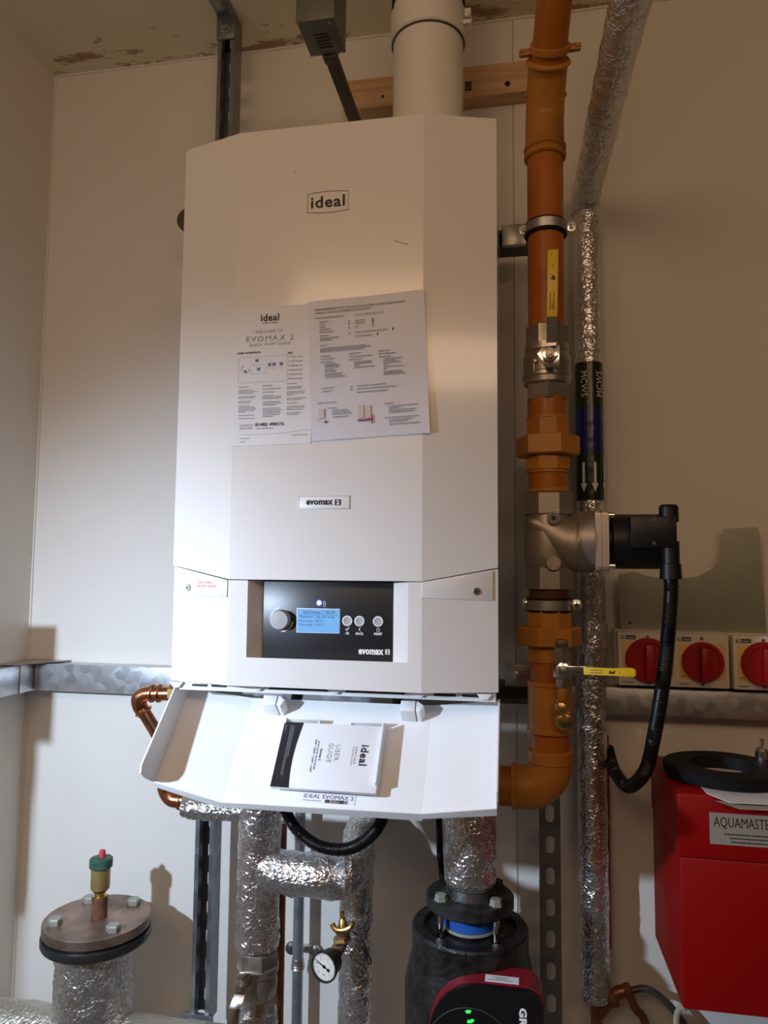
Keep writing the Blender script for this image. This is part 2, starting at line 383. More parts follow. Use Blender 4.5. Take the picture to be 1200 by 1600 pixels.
# ------------------------------------------------------------------ the room
XL, XR, YR, ZC = -1.2, 1.7, -3.6, 2.792
struct('wall_back', box(nb(), XL-.1, XR+.1, 0, .1, -.1, ZC+.1), WALL, label='cream painted back wall carrying the boiler and pipework')
struct('wall_left', box(nb(), XL-.1, XL, YR, 0, -.1, ZC+.1), LWALL, label='cream painted side wall left of the boiler')
struct('wall_right', box(nb(), XR, XR+.1, YR, 0, -.1, ZC+.1), RWALL)
struct('wall_rear', box(nb(), XL-.1, XR+.1, YR-.1, YR, -.1, ZC+.1), RWALL)
struct('floor', box(nb(), XL, XR, YR, 0, -.1, 0), FLOOR)
struct('ceiling', box(nb(), XL, XR, YR, 0, ZC, ZC+.1), CEIL, label='low greenish cream ceiling with rust stains along the back wall')
# sealant bead in the corners
b = nb(); tube(b, line_path([(XL+.001, -.001, 0), (XL+.001, -.001, ZC)], .04), .0035, 8, .001, 40); struct('trim_1', b, LWALL, 60)
b = nb(); tube(b, line_path([(XL+.01, -.001, ZC-.001), (XR, -.001, ZC-.001)], .04), .0035, 8, .001, 40); struct('trim_2', b, WALL, 60)
xs = at(803, 400, 0).x
struct('trim_3', box(nb(), xs-.0012, xs+.0012, -.0012, .0, .3, ZC), mat('joint_line', (.45, .40, .33), .8), label='thin vertical panel joint in the back wall right of the boiler')  # thin darker strip marks the joint

# ------------------------------------------------------------------ boiler
XBL, XBR, XF1, XF2, YS, YF = -.573, -.036, -.462, -.150, -.497, -.530
ZT, ZUS, ZUC, ZBOT = 2.234, 1.507, 1.485, 1.317
boiler = thing('boiler', 'tall white wall hung boiler with faceted front and black control panel', 'boiler', ((XBL+XBR)/2, -.33, ZBOT))
obj('casing', box(nb(), XBL+.006, XBR-.006, -.47, -.135, ZBOT+.004, ZT-.01, .004), WHITE, boiler)
def shell(bm, cols, back, th=None):
    """cols: (x, y, ztop, zbottom) left to right; closed solid down to y=back"""
    fr = [(bm.verts.new((x, y, zt)), bm.verts.new((x, y, zb))) for x, y, zt, zb in cols]
    bk = [(bm.verts.new((x, back, zt)), bm.verts.new((x, back, zb))) for x, y, zt, zb in cols]
    for (a, c), (a2, c2), (d, e), (d2, e2) in zip(fr, fr[1:], bk, bk[1:]):
        bm.faces.new((a, c, c2, a2)); bm.faces.new((d, d2, e2, e)); bm.faces.new((a, a2, d2, d)); bm.faces.new((c, e, e2, c2))
    for (a, c), (d, e) in ((fr[0], bk[0]), (fr[-1], bk[-1])): bm.faces.new((a, d, e, c))
    return bm
b = nb(); shell(b, [(XBL-.002, YS, ZT, ZUS), (XF1, YF, ZT, ZUC), (XF2, YF, ZT, ZUC), (XBR, YS, ZT, ZUS)], -.468)
bmesh.ops.bevel(b, geom=[e for e in b.edges if len(e.link_faces) == 2 and e.calc_face_angle() > rad(40)], offset=.003, segments=3, affect='EDGES', profile=.5)
obj('front_cover', b, WHITE, boiler, 14)
# lower cover with a bevelled recess for the control panel
ZL0 = ZUC-.0015
rx0, rx1, rz0 = at(384, 1030, YF).x, at(637, 1030, YF).x, at(500, 1031, YF).z
cx0, cx1, cz0, cz1, YC = at(411, 970, -.502).x, at(614, 970, -.502).x, at(500, 1031, -.502).z, ZL0, -.502
b = nb()
def q4(bm, *p): bm.faces.new([bm.verts.new(V(k)) for k in p])
yb = YF+.0015; ys = YS+.0015; zb = ZBOT
def shx(x): return yb
q4(b, (XBL, ys, ZUS-.002), (XF1, yb, ZL0), (XF1, yb, zb), (XBL, ys, zb))
q4(b, (XF2, yb, ZL0), (XBR, ys, ZUS-.002), (XBR, ys, zb), (XF2, yb, zb))
q4(b, (XF1, yb, ZL0), (rx0, yb, ZL0), (rx0, yb, zb), (XF1, yb, zb))
q4(b, (rx1, yb, ZL0), (XF2, yb, ZL0), (XF2, yb, zb), (rx1, yb, zb))
q4(b, (rx0, yb, rz0), (rx1, yb, rz0), (rx1, yb, zb), (rx0, yb, zb))
q4(b, (rx0, yb, ZL0), (cx0, YC, cz1), (cx0, YC, cz0), (rx0, yb, rz0))
q4(b, (rx1, yb, ZL0), (cx1, YC, cz1), (cx1, YC, cz0), (rx1, yb, rz0))
q4(b, (rx0, yb, rz0), (cx0, YC, cz0), (cx1, YC, cz0), (rx1, yb, rz0))
for x in (XBL, XBR): q4(b, (x, ys, ZUS-.002), (x, -.468, ZUS-.002), (x, -.468, zb), (x, ys, zb))
q4(b, (XBL, ys, zb), (XF1, yb, zb), (XF2, yb, zb), (XBR, ys, zb), (XBR, -.468, zb), (XBL, -.468, zb))
q4(b, (XBL, ys, ZUS-.002), (XF1, yb, ZL0), (rx0, yb, ZL0), (rx0, -.468, ZL0), (XBL, -.468, ZUS-.002))
q4(b, (XF2, yb, ZL0), (XBR, ys, ZUS-.002), (XBR, -.468, ZUS-.002), (rx1, -.468, ZL0), (rx1, yb, ZL0))
q4(b, (cx0, YC+.002, cz1), (cx1, YC+.002, cz1), (cx1, YC+.002, cz0), (cx0, YC+.002, cz0))
q4(b, (rx0, -.48, ZL0), (rx1, -.48, ZL0), (rx1, yb, ZL0), (rx0, yb, ZL0))
bmesh.ops.remove_doubles(b, verts=b.verts, dist=.00005)
lower = obj('lower_cover', b, WHITE, boiler, 14)
# flaps over the fixing screws, each with its screw
def flap(x0, y0, x1, y1, z0a, z0b, zt0, zt1, screw, s0):
    n = (V((x1, y1, 0))-V((x0, y0, 0))).normalized(); out = V((n.y, -n.x, 0))*.0022
    bm = nb(); prism(bm, [V((x0, y0, zt0)), V((x1, y1, zt1)), V((x1, y1, z0b)), V((x0, y0, z0a))], out, .0005)
    f = obj('access_flap', bm, WHITE, boiler)
    bm = nb(); c = V(screw)+out
    cyl(bm, c, c+out.normalized()*.0022, .0062, .0052, 20); obj('screw', bm, STEEL, f)
    bm = nb(); obox(bm, c+out.normalized()*.0023, n, Z_, out.normalized(), .007, .0012, .0006); obox(bm, c+out.normalized()*.0023, n, Z_, out.normalized(), .0012, .007, .0006)
    obj('screw_slot', bm, BLACK, f)
def yon(x): return ys+(yb-ys)*((x-XBL)/(XF1-XBL) if x < XF1 else (XBR-x)/(XBR-XF2))
zl = at(300, 934, YS).z; zr = at(720, 938, YS).z
xa, xb_ = XBL+.004, XF1-.002
flap(xa, yon(xa), xb_, yon(xb_), zl, at(355, 933, -.528).z, ZUS-.004, ZUC-.001, (at(296, 918, -.503).x, yon(at(296, 918, -.503).x), at(296, 918, -.503).z), 1)
xa, xb_ = XF2+.0, XBR-.008
flap(xa, yon(xa), xb_, yon(xb_), at(664, 934, -.528).z, zr, ZUC-.001, ZUS-.005, (at(744, 924, -.505).x, yon(at(744, 924, -.505).x), at(744, 924, -.505).z), 1)
# red warning print on the left flap
dl = V((XF1-XBL, yb-ys, 0)).normalized(); p0 = V((at(309, 915, -.508).x, 0, 0)); p0.y = yon(p0.x); p0.z = at(309, 915, -.508).z
fr = Frame(p0, dl, Z_); b = nb(); fr.box(b, .0, -.006, .045, .017, .0022, .0027); lab = obj('warning_sticker', b, PAPER, boiler)
b = nb(); fr.txt(b, 'DISCONNECT', .003, .0035, .036, .004, .0031, .02); fr.txt(b, 'BEFORE SERVICE', .003, -.0025, .040, .004, .0031, .02); obj('lettering', b, PINKI, lab, 0)
# badge 'ideal'
def front(px, py): return at(px, py, YF)
F = Frame((0, YF, 0), X_, Z_)
def ft(bm, s, x0, y1, x1, y0, lift=.0006, bold=0, spacing=1.0, y=YF, fr=None):
    """text filling the pixel box x0..x1, y0(top)..y1(bottom)"""
    a = at(x0, (y0+y1)/2, y); c = at(x1, (y0+y1)/2, y); z0 = at((x0+x1)/2, y1, y).z; z1 = at((x0+x1)/2, y0, y).z
    return text(bm, s, lambda u_, v_: V((a.x+(c.x-a.x)*u_, y-lift, z0+(z1-z0)*v_)), bold, spacing)
bd = nb(); a = front(481, 303); c = front(544, 327); z0, z1 = c.z-.0005, a.z-.001
pts = [(a.x, z1)]+[(a.x+(c.x-a.x)*k/12, z1+.0022*math.sin(math.pi*k/12)) for k in range(1, 12)]+[(c.x, z1), (c.x, z0)]+[(c.x+(a.x-c.x)*k/12, z0-.0022*math.sin(math.pi*k/12)) for k in range(1, 12)]+[(a.x, z0)]
for (xa, za), (xb_, zb_) in zip(pts, pts[1:]+pts[:1]):
    d = V((xb_-xa, 0, zb_-za)).normalized(); m_ = V(((xa+xb_)/2, YF-.0007, (za+zb_)/2))
    obox(bd, m_, d, Y_, d.cross(Y_), V((xb_-xa, 0, zb_-za)).length+.0004, .0006, .0006)
badge = obj('badge', bd, GINK, boiler)
b = nb(); ft(b, 'ideal', 486, 324, 539, 306, .0008, .018, 1.08); obj('lettering', b, INK, badge, 0)
# small plate 'evomax 2'
a = front(466, 775); c = front(547, 796); b = nb(); obox(b, ((a.x+c.x)/2, YF-.0006, (a.z+c.z)/2), X_, Y_, Z_, c.x-a.x, .0012, a.z-c.z, .0004)
plate = obj('name_plate', b, WHITE2, boiler)
FR2 = Frame((a.x, YF-.0012, c.z), X_, Z_); W2, H2 = c.x-a.x, a.z-c.z
b = nb(); FR2.rect(b, .0012, .0012, W2-.0024, H2-.0024, .0006, .0003); obj('border', b, GINK, plate, 0)
b = nb(); FR2.txt(b, 'evomax', W2*.16, H2*.33, W2*.52, H2*.36, .0003, .05, 1.05); obj('lettering', b, INK, plate, 0)
b = nb(); FR2.bar(b, W2*.71, H2*.30, W2*.12, H2*.42, .0003); sq = obj('number_block', b, INK, plate, 0)
b = nb(); FR2.txt(b, '2', W2*.74, H2*.36, W2*.06, H2*.30, .0006, .04); obj('lettering', b, WINK, plate, 0)
# scuff on the front
b = nb()
for k, (x, y, l) in enumerate(((619, 377, 6), (626, 379, 5), (634, 381, 8), (461, 268, 3))):
    p = front(x, y); b = nb(); obox(b, p+V((0, -.0003, 0)), V((1, 0, -.35)).normalized(), Y_, V((.35, 0, 1)).normalized(), l*.001, .0004, .0009); obj('scratch', b, INK, boiler, 0)
# control panel
cp = obj('control_panel', box(nb(), cx0+.001, cx1-.001, YC-.003, YC+.002, cz0+.001, cz1-.0005, .0008), BLACKP, boiler)
YP = YC-.003
def pc(px, py, y=YP): return at(px, py, y)
c = pc(440, 968); b = nb(); lathe(b, c, -Y_, [(.0160, 0), (.0155, .012), (.0145, .0145), (.0001, .0155)], 48); obj('dial', b, GREYP, cp, 40)
FP = Frame((c.x, YP, c.z), X_, Z_); b = nb(); FP.arc(b, 0, 0, .0182, 100, 200, .0016, .0004); obj('dial_arc', b, WINK, cp, 0); b = nb(); FP.arc(b, 0, 0, .0182, 270, 350, .0016, .0004); obj('dial_arc', b, WINK, cp, 0)
a, c2 = pc(464, 950), pc(531, 990); b = nb(); box(b, a.x, c2.x, YP-.0012, YP, c2.z, a.z, .0004); lc = obj('display', b, WHITE2, cp)
b = nb(); box(b, a.x+.001, c2.x-.001, YP-.0016, YP-.001, c2.z+.001, a.z-.001); lcd = obj('screen', b, LCD, lc, 0)
b = nb(); kw = dict(y=YP-.0016, lift=.0003)
ft(b, 'Ideal Evomax 2 100 kW', 474, 959.5, 524, 953.5, bold=.0, **kw); ft(b, 'Operation : Stg with temp.', 468, 966.5, 524, 961.5, **kw)
ft(b, 'Flow temp : 30.0°C', 468, 973, 506, 968, **kw); ft(b, 'Flow temp : 63.0°C', 468, 979, 506, 974, **kw)
p = pc(468, 960.5); obox(b, V(((a.x+c2.x)/2, YP-.0019, p.z)), X_, Y_, Z_, c2.x-a.x-.006, .0002, .0004)
obj('screen_text', b, LCDT, lc, 0)
c = pc(499, 942); b = nb(); cyl(b, c, c-Y_*.0015, .0046, n=24); ld = obj('status_lamp', b, LEDB, cp)
b = nb(); cyl(b, c-Y_*.0015, c-Y_*.002, .0030, n=20); obj('lamp_core', b, LEDBC, ld)
b = nb(); c = pc(507, 943); fl = Frame((c.x, YP, c.z), X_, Z_)
for s in (-1, 1): fl.poly(b, [(0, .005), (s*.0022, -.001), (s*.0014, -.003), (s*.0006, -.003), (s*.0014, -.001), (0, .003)], .0004)
fl.bar(b, -.002, -.0052, .004, .0007, .0004); obj('flame_symbol', b, WINK, cp, 0)
for px, py, s, wd in ((543, 970, 'OK', 6), (562, 970.5, 'BACK', 12), (591, 971, 'RESET', 13)):
    c = pc(px, py); b = nb(); ring(b, c, -Y_, .0062, .0083, 0, .0022, 32, .0006)
    bz = obj('button_ring', b, WHITE2, cp); b = nb(); lathe(b, c, -Y_, [(.0060, 0), (.0058, .0018), (.003, .0014), (.0001, .0012)], 32); obj('button', b, GREYP, bz)
    b = nb(); ft(b, s, px-wd/2, py+21.5, px+wd/2, py+17.5, .0004, .03, y=YP)
    fl = Frame((c.x, YP, pc(px, py+13).z), X_, Z_)
    if s == 'OK': fl.poly(b, [(-.003, 0), (-.001, -.003), (.0035, .003), (.0022, .0032), (-.001, -.001), (-.002, .001)], .0004)
    elif s == 'BACK': fl.poly(b, [(.001, .003), (-.0018, 0), (.001, -.003), (.0018, -.0026), (-.0004, 0), (.0018, .0026)], .0004)
    else: fl.rect(b, -.0024, -.0024, .0042, .0042, .0006, .0004)
    obj('button_mark', b, WINK, cp, 0)
b = nb(); ft(b, 'evomax', 560, 1023, 599.5, 1014.5, .0004, .045, 1.03, y=YP); obj('lettering', b, WINK, cp, 0)
c = pc(605.5, 1018.5); fl = Frame((c.x, YP, c.z), X_, Z_); b = nb(); fl.bar(b, -.0036, -.0040, .0072, .0078, .0004); nbk = obj('number_block', b, WINK, cp, 0)
b = nb(); fl.txt(b, '2', -.002, -.003, .004, .006, .0008, .04); obj('numeral', b, INK, cp, 0)
# hinge strip under the lower cover: dark slot and white knuckles
obj('hinge_rail', box(nb(), XBL+.012, XBR-.004, -.49, -.46, ZBOT-.016, ZBOT-.001, .001), WHITE2, boiler)
b = nb()
for x0, x1 in ((300, 322), (330, 352), (420, 512), (540, 632), (678, 712), (722, 752)):
    a = at(x0, 1080, -.492); c = at(x1, 1082, -.492); obj('hinge_slot', box(nb(), a.x, c.x, -.4925, -.489, ZBOT-.009, ZBOT-.0055), BLACKP, boiler, 0)
b = nb()
for x in (276, 402, 523, 655, 757):
    a = at(x, 1080, -.492); b = nb(); prism(b, [(a.x-.012, -.496, ZBOT-.003), (a.x+.012, -.496, ZBOT-.003), (a.x+.005, -.496, ZBOT-.012), (a.x-.005, -.496, ZBOT-.012)], (0, .012, 0), .0008); obj('hinge_knuckle', b, WHITE2, boiler)

# ------------------------------------------------------------------ fold-down flap (part of the boiler)
VV = V((0, -.676, -.737)).normalized(); NN = V((0, VV.z, -VV.y)); OO = V((0, -.437, 1.292))
LF = Frame(OO, X_, -VV)           # y axis runs up the flap; normal = X x (-VV)
if LF.n.dot(NN) < 0: LF.n = -LF.n
def lp(x, v_, h=0.0): return OO+V((x, 0, 0))+VV*v_+NN*h
def fpx(px, py, h=0.0):              # pixel -> (x, distance down the flap) on the flap plane
    d = (px-600)*RR-(py-800)*UU+FPX*FF; o = OO+NN*h; P_ = CAM+d*((o-CAM).dot(NN)/d.dot(NN)); return P_.x, (P_-o).dot(VV)
XA, XB = -.568, -.037
XC1 = (fpx(383, 1090)[0]+fpx(345, 1245)[0])/2; XC2 = fpx(665, 1180)[0]
VL, VC, VR = fpx(243, 1221)[1], fpx(345, 1243)[1], fpx(776, 1262)[1]; VC2 = fpx(665, 1261)[1]
def sheetsolid(bm, grid, th):
    """grid[row][col] -> (x, v, h) surface, closed with thickness th below"""
    top = [[bm.verts.new(lp(*g)) for g in r] for r in grid]; bot = [[bm.verts.new(lp(g[0], g[1], g[2]-th)) for g in r] for r in grid]
    R_, C_ = len(grid), len(grid[0])
    for i in range(R_-1):
        for j in range(C_-1):
            bm.faces.new((top[i][j], top[i+1][j], top[i+1][j+1], top[i][j+1])); bm.faces.new((bot[i][j], bot[i][j+1], bot[i+1][j+1], bot[i+1][j]))
    for j in range(C_-1):
        for i in (0, R_-1): bm.faces.new((top[i][j], top[i][j+1], bot[i][j+1], bot[i][j]))
    for i in range(R_-1):
        for j in (0, C_-1): bm.faces.new((top[i][j], top[i+1][j], bot[i+1][j], bot[i][j]))
    return bm
b = nb()
sheetsolid(b, [[(XA, -.004, .0), (XC1, -.002, -.020), (XC2, -.002, -.020), (XB, -.004, 0)], [(XA, VL, 0), (XC1, VC, -.020), (XC2, VC2, -.020), (XB, VR, 0)]], .003)
flapm = obj('front_flap', b, WHITE2, boiler, 8, label='white plastic flap folded down below the control panel')
b = nb(); prism(b, [lp(XA, -.002, -.003), lp(XA, VL, -.003), lp(XA, VL+.010, .030), lp(XA, VL+.012, .048), lp(XA, VL+.002, .055), lp(XA, .020, .046)], (-.003, 0, 0), .0008); obj('side_wall', b, WHITE2, flapm)
b = nb(); prism(b, [lp(XB, -.002, -.003), lp(XB, VR, -.003), lp(XB, VR+.006, .030), lp(XB, VR, .048), lp(XB, .020, .040)], (.003, 0, 0), .0008); obj('side_wall', b, WHITE2, flapm)
b = nb()
pr = [(XA, VL, .003), (XC1, VC, -.017), (XC2, VC2, -.017), (XB, VR, .003)]
for (x0, v0_, h0), (x1, v1_, h1) in zip(pr, pr[1:]):
    prism(b, [lp(x0, v0_, h0), lp(x1, v1_, h1), lp(x1, v1_+.002, h1-.018), lp(x0, v0_+.002, h0-.012)], VV*.003)
obj('bottom_lip', b, WHITE2, flapm)
# clips near the hinge
for px in (425, 640):
    ax_ = fpx(px, 1095)[0]; b = nb(); LF.box(b, ax_-.012, -.030, .024, .020, -.020, .012, .0012)
    obj('clip', b, WHITE2, flapm)
    b = nb(); prism(b, [lp(ax_+.013, .008, -.020), lp(ax_+.026, .018, -.020), lp(ax_+.020, .030, -.020), lp(ax_+.013, .028, -.020)], NN*.030, .001); obj('clip', b, WHITE2, flapm)
bz_ = [fpx(*q) for q in ((445, 1128), (602, 1135), (587, 1244), (422, 1233))]
def rail(p0, p1, w_, h_):
    (xa_, va_), (xb2, vb_) = fpx(*p0), fpx(*p1); h_ += .006; a = lp(xa_, va_, -.020+h_/2); c = lp(xb2, vb_, -.020+h_/2); d = (c-a).normalized()
    obj('booklet_rail', obox(nb(), (a+c)/2, d, NN.cross(d), NN, (c-a).length, w_, h_, .0005), WHITE2, flapm)
rail((449, 1122), (500, 1124), .003, .014); rail((548, 1127), (598, 1129), .003, .014); rail((500, 1124), (497, 1132), .002, .012); rail((548, 1127), (547, 1135), .002, .012)
rail((447, 1122), (445, 1130), .004, .016); rail((600, 1132), (587, 1228), .003, .022)
# barcode sticker at the flap foot
sx0, sv0 = fpx(462, 1249, -.020); sx1 = fpx(555, 1252, -.020)[0]; SF = Frame(lp(sx0, sv0, -.0198), X_, -VV)
if SF.n.dot(NN) < 0: SF.n = -SF.n
sw_ = sx1-sx0
b = nb(); SF.box(b, 0, -.004, sw_, .016, 0, .0006); st = obj('barcode_sticker', b, PAPER, flapm)
b = nb(); SF.txt(b, 'IDEAL EVOMAX 2', sw_*.13, .0035, sw_*.84, .0060, .001, 0); obj('lettering', b, INK, st, 0)
b = nb(); x = sw_*.5
while x < sw_*.88: w_ = random.choice((.0004, .0008, .0012)); SF.bar(b, x, -.0030, w_, .0055, .001); x += w_+random.choice((.0004, .0009))
obj('barcode', b, INK, st, 0, kind='stuff')
b = nb(); SF.words(b, sw_*.13, -.001, sw_*.3, .0012, .001); obj('small_print', b, GINK, st, 0, kind='stuff')

# ------------------------------------------------------------------ booklet resting in the flap
B0, B1 = (-.398, .048), (-.224, .048)
bk = thing('user_guide', 'white user guide booklet with dark band resting in the open boiler flap', 'booklet', lp(-.31, .16, .008))
bz3 = [lp(*fpx(*q, -.001), -.001) for q in ((445, 1128), (602, 1135), (587, 1240), (422, 1229))]
def bp(s_, t_, h=0): # s 0..1 across (left->right), t 0..1 down
    return bz3[0].lerp(bz3[1], s_).lerp(bz3[3].lerp(bz3[2], s_), t_)+NN*h
b = nb()
prism(b, [bp(0, 0), bp(1, 0), bp(1, 1), bp(0, 1)], NN*-.007, .0004); obj('pages', b, PAPER, bk)
def bpoly(bm, pts, h=.0005): bm.faces.new([bm.verts.new(bp(a, c, h)) for a, c in pts])
b = nb(); pts = [(0.0, 0.0)]+[(.195-.05*math.sin(math.pi*t*.75)+.02*t, t) for t in [k/10 for k in range(11)]]+[(.0, 1.0)]; bpoly(b, pts); obj('cover_band', b, BLACKP, bk, 0)
def btxt(bm, s, s0, s1, t0, t1, bold=0, spacing=1.0):
    # reads from top to bottom, letters' tops to the right
    text(bm, s, lambda u_, v_: bp(s0+(s1-s0)*v_, t0+(t1-t0)*u_, .0009), bold, spacing)
b = nb(); btxt(b, 'ideal', .80, .875, .31, .62, .02, 1.06); btxt(b, 'HEATING', .745, .765, .34, .60, 0, 1.5); btxt(b, 'Evomax 2', .41, .43, .40, .58, .03)
btxt(b, '30 kW 40 kW 60 kW 80 kW', .375, .39, .28, .72, .02); btxt(b, '80P 100P 120P 150P', .345, .36, .26, .76, .02)
bpoly(b, [(.725, .34), (.728, .34), (.728, .63), (.725, .63)], .0009); obj('lettering', b, INK, bk, 0)
b = nb(); btxt(b, 'USER', .555, .60, .33, .57, -.012, 1.05); btxt(b, 'GUIDE', .485, .53, .31, .60, -.012, 1.05); obj('title', b, GINK, bk, 0)
b = nb()
for s0, t0, t1 in ((.105, .06, .52), (.09, .06, .84), (.075, .06, .80), (.022, .05, .15)):
    t = t0
    while t < t1: l = random.uniform(.01, .035); bpoly(b, [(s0, t), (s0+.004, t), (s0+.004, t+l), (s0, t+l)], .0009); t += l+.008
obj('small_print', b, GREYP, bk, 0, kind='stuff')

# ------------------------------------------------------------------ two sheets stuck on the front cover
def sheet_frame(tl, tr, bl, lift):
    a, c, d = at(*tl, YF-lift), at(*tr, YF-lift), at(*bl, YF-lift)
    ux = (c-a).normalized(); uy = V((-ux.z, 0, ux.x)); return Frame(a, ux, uy), (c-a).length, (d-a).length
S1, W1, H1 = sheet_frame((360, 484), (487, 475), (364, 697), .0012)
gd = thing('paper_sheet', 'white quick start guide sheet on the boiler front, left and partly overlapped', 'paper', S1.p(W1/2, -H1, 0), 'sheets taped to the boiler')
S1.ux = V((S1.ux.x, 0, S1.ux.z)); b = nb()
N_ = 8
vv = [[b.verts.new(S1.p(W1*i/N_, -H1*j/N_, .0004+.0004*math.sin(i*1.3+j))) for i in range(N_+1)] for j in range(N_+1)]
for j in range(N_):
    for i in range(N_): b.faces.new((vv[j][i], vv[j+1][i], vv[j+1][i+1], vv[j][i+1]))
g = bmesh.ops.extrude_face_region(b, geom=b.faces[:]); bmesh.ops.translate(b, verts=[e for e in g['geom'] if isinstance(e, bmesh.types.BMVert)], vec=(0, .0006, 0))
obj('sheet', b, PAPER, gd)
def s1(px, py): # zoom-crop pixel (974x1600 crop of 355..495, 470..700) -> frame coords
    X = 355+px*140/974; Y = 470+py*230/1600; p = at(X, Y, S1.o.y)-S1.o; return p.dot(S1.ux), p.dot(S1.uy)
def s1t(bm, s, x0, y0, x1, h, bold=0, sp=1.0):
    a = s1(x0, y0); c = s1(x1, y0-(x1-x0)*.07); S1.txt(bm, s, a[0], a[1], c[0]-a[0], h*.000144*.99, .0013, bold, sp)
b = nb(); s1t(b, 'ideal', 368, 228, 566, 85, .018, 1.06); s1t(b, 'HEATING', 390, 256, 545, 20, .02, 1.6)
s1t(b, 'USER INTERFACE', 113, 586, 362, 22, .03, 1.1); s1t(b, 'KEY', 663, 580, 716, 22, .03); s1t(b, '01482 498376', 305, 1368, 620, 40, .014, 1.03); obj('lettering', b, INK, gd, 0)
b = nb(); s1t(b, 'WELCOME TO', 305, 360, 612, 36, -.01, 1.05); s1t(b, 'EVOMAX 2', 212, 452, 722, 62, -.012, 1.2); s1t(b, 'QUICK START GUIDE', 240, 506, 690, 36, -.01, 1.05)
s1t(b, 'TECHNICAL', 135, 1370, 290, 24, 0, 1.05); s1t(b, 'HELPLINE:', 135, 1402, 275, 24, 0, 1.05)
for k, s in enumerate(('1. Rotary knob', '2. LCD screen', '3. Burner on', '4. Select button', '5. Back button', '6. Reset button')): s1t(b, s, 665, 622+k*47, 820, 20, .01)
obj('lettering', b, GINK, gd, 0)
b = nb(); a = s1(118, 900); c = s1(650, 862); S1.rect(b, a[0], a[1], c[0]-a[0], .0425, .0003, .0013)
a = s1(258, 800); S1.rect(b, a[0], a[1], .0255, .0145, .0003, .0013)
cc = s1(197, 752); S1.arc(b, cc[0], cc[1], .0066, 110, 190, .0006, .0013); S1.arc(b, cc[0], cc[1], .0066, 290, 20+360, .0006, .0013)
for x in (468, 512, 590): cc = s1(x, 730); S1.arc(b, cc[0], cc[1], .0028, 0, 360, .0002, .0013)
a = s1(140, 1458); c = s1(890, 1400)
for k in range(20):
    t = k/20; S1.bar(b, a[0]+(c[0]-a[0])*t, a[1]+.0085*max(0, t-.35)**2-.001*math.sin(t*5), (c[0]-a[0])/20, .0004, .0013)
for x in (145, 560):
    pass
obj('diagram', b, GINK, gd, 0)
b = nb()
for x, y in ((325, 652), (343, 745), (195, 772), (463, 695), (510, 690), (588, 685)): cc = s1(x, y); S1.bar(b, cc[0]-.0023, cc[1]-.0023, .0046, .0046, .0016)
bq = obj('key_square', b, BINK, gd, 0, kind='stuff')
b = nb()
for i, (x, y) in enumerate(((195, 772), (343, 745), (325, 652), (463, 695), (510, 690), (588, 685))): cc = s1(x, y); S1.txt(b, str(i+1), cc[0]-.0008, cc[1]-.0013, .0016, .0026, .0019)
obj('key_number', b, WINK, gd, 0)
b = nb()
def para(fr, fn, bm, x, y, ws, dy, h, lift, px=.000144):
    for k, wpx in enumerate(ws):
        if wpx: a = fn(x, y+k*dy); fr.words(bm, a[0], a[1], wpx*px, h, lift)
para(S1, s1, b, 125, 948, [120, 0, 170, 220, 185, 0, 200, 190, 0, 150, 145, 0, 135, 190, 205, 190, 90, 0, 180, 0, 185], 17.0, .0011, .0013)
para(S1, s1, b, 388, 930, [110, 0, 215, 0, 140, 0, 130, 220, 210, 0, 200, 215, 160, 0, 190, 220, 200, 210, 195, 130], 17.6, .0011, .0013)
para(S1, s1, b, 650, 908, [120, 0, 180, 175, 0, 215, 200, 75, 0, 220, 170, 0, 130, 0, 200, 205, 175, 0, 160, 130], 17.6, .0011, .0013)
para(S1, s1, b, 308, 1395, [210], 17, .0013, .0013); para(S1, s1, b, 710, 1465, [180], 17, .0011, .0013); para(S1, s1, b, 140, 1503, [115, 0, 70], 19, .0009, .0013)
obj('small_print', b, GINK, gd, 0, kind='stuff')
# right sheet
S2, W2_, H2_ = sheet_frame((481, 472), (663, 453), (490, 689), .0030)
S2.ux = V((S2.ux.x, 0, S2.ux.z)).normalized(); S2.uy = V((-S2.ux.z, 0, S2.ux.x))
cf = thing('paper_sheet', 'bluish laminated configuration sheet stuck tilted on the boiler front, overlapping the quick start guide', 'paper', S2.p(W2_/2, -H2_, 0), 'sheets taped to the boiler')
b = nb(); vv = [[b.verts.new(S2.p(W2_*i/10, -H2_*j/10, .0004+.0005*math.sin(i*.9+j*.5)+(.003*max(0, (i-7)/3)*max(0, (2-j)/2)))) for i in range(11)] for j in range(11)]
for j in range(10):
    for i in range(10): b.faces.new((vv[j][i], vv[j+1][i], vv[j+1][i+1], vv[j][i+1]))
g = bmesh.ops.extrude_face_region(b, geom=b.faces[:]); bmesh.ops.translate(b, verts=[e for e in g['geom'] if isinstance(e, bmesh.types.BMVert)], vec=(0, .0008, 0))
obj('sheet', b, PAPER2, cf)
def s2(px, py):
    X = 480+px*190/1200; Y = 450+py*240/1516; p = at(X, Y, S2.o.y)-S2.o; return p.dot(S2.ux), p.dot(S2.uy)
K2 = .000158
def s2t(bm, s, x0, y0, x1, h, bold=0, lift=.0030):
    a = s2(x0, y0); c = s2(x1, y0-(x1-x0)*.10); S2.txt(bm, s, a[0], a[1], c[0]-a[0], h*K2*.98, lift, bold)
b = nb(); s2t(b, 'PRECONFIGURATION - Evomax 2 is preconfigured with timesave wizard', 82, 236, 965, 22, .02); s2t(b, 'details to make your installation quick and easy.', 82, 266, 636, 20, .02)
s2t(b, 'OPERATION/SCREEN DISPLAY', 82, 314, 366, 14, .01); s2t(b, 'INSTALLER MENU SELECTION', 470, 276, 752, 16, 0); s2t(b, 'PUMP OPTIONS', 105, 1152, 286, 16, 0); obj('lettering', b, INK, cf, 0)
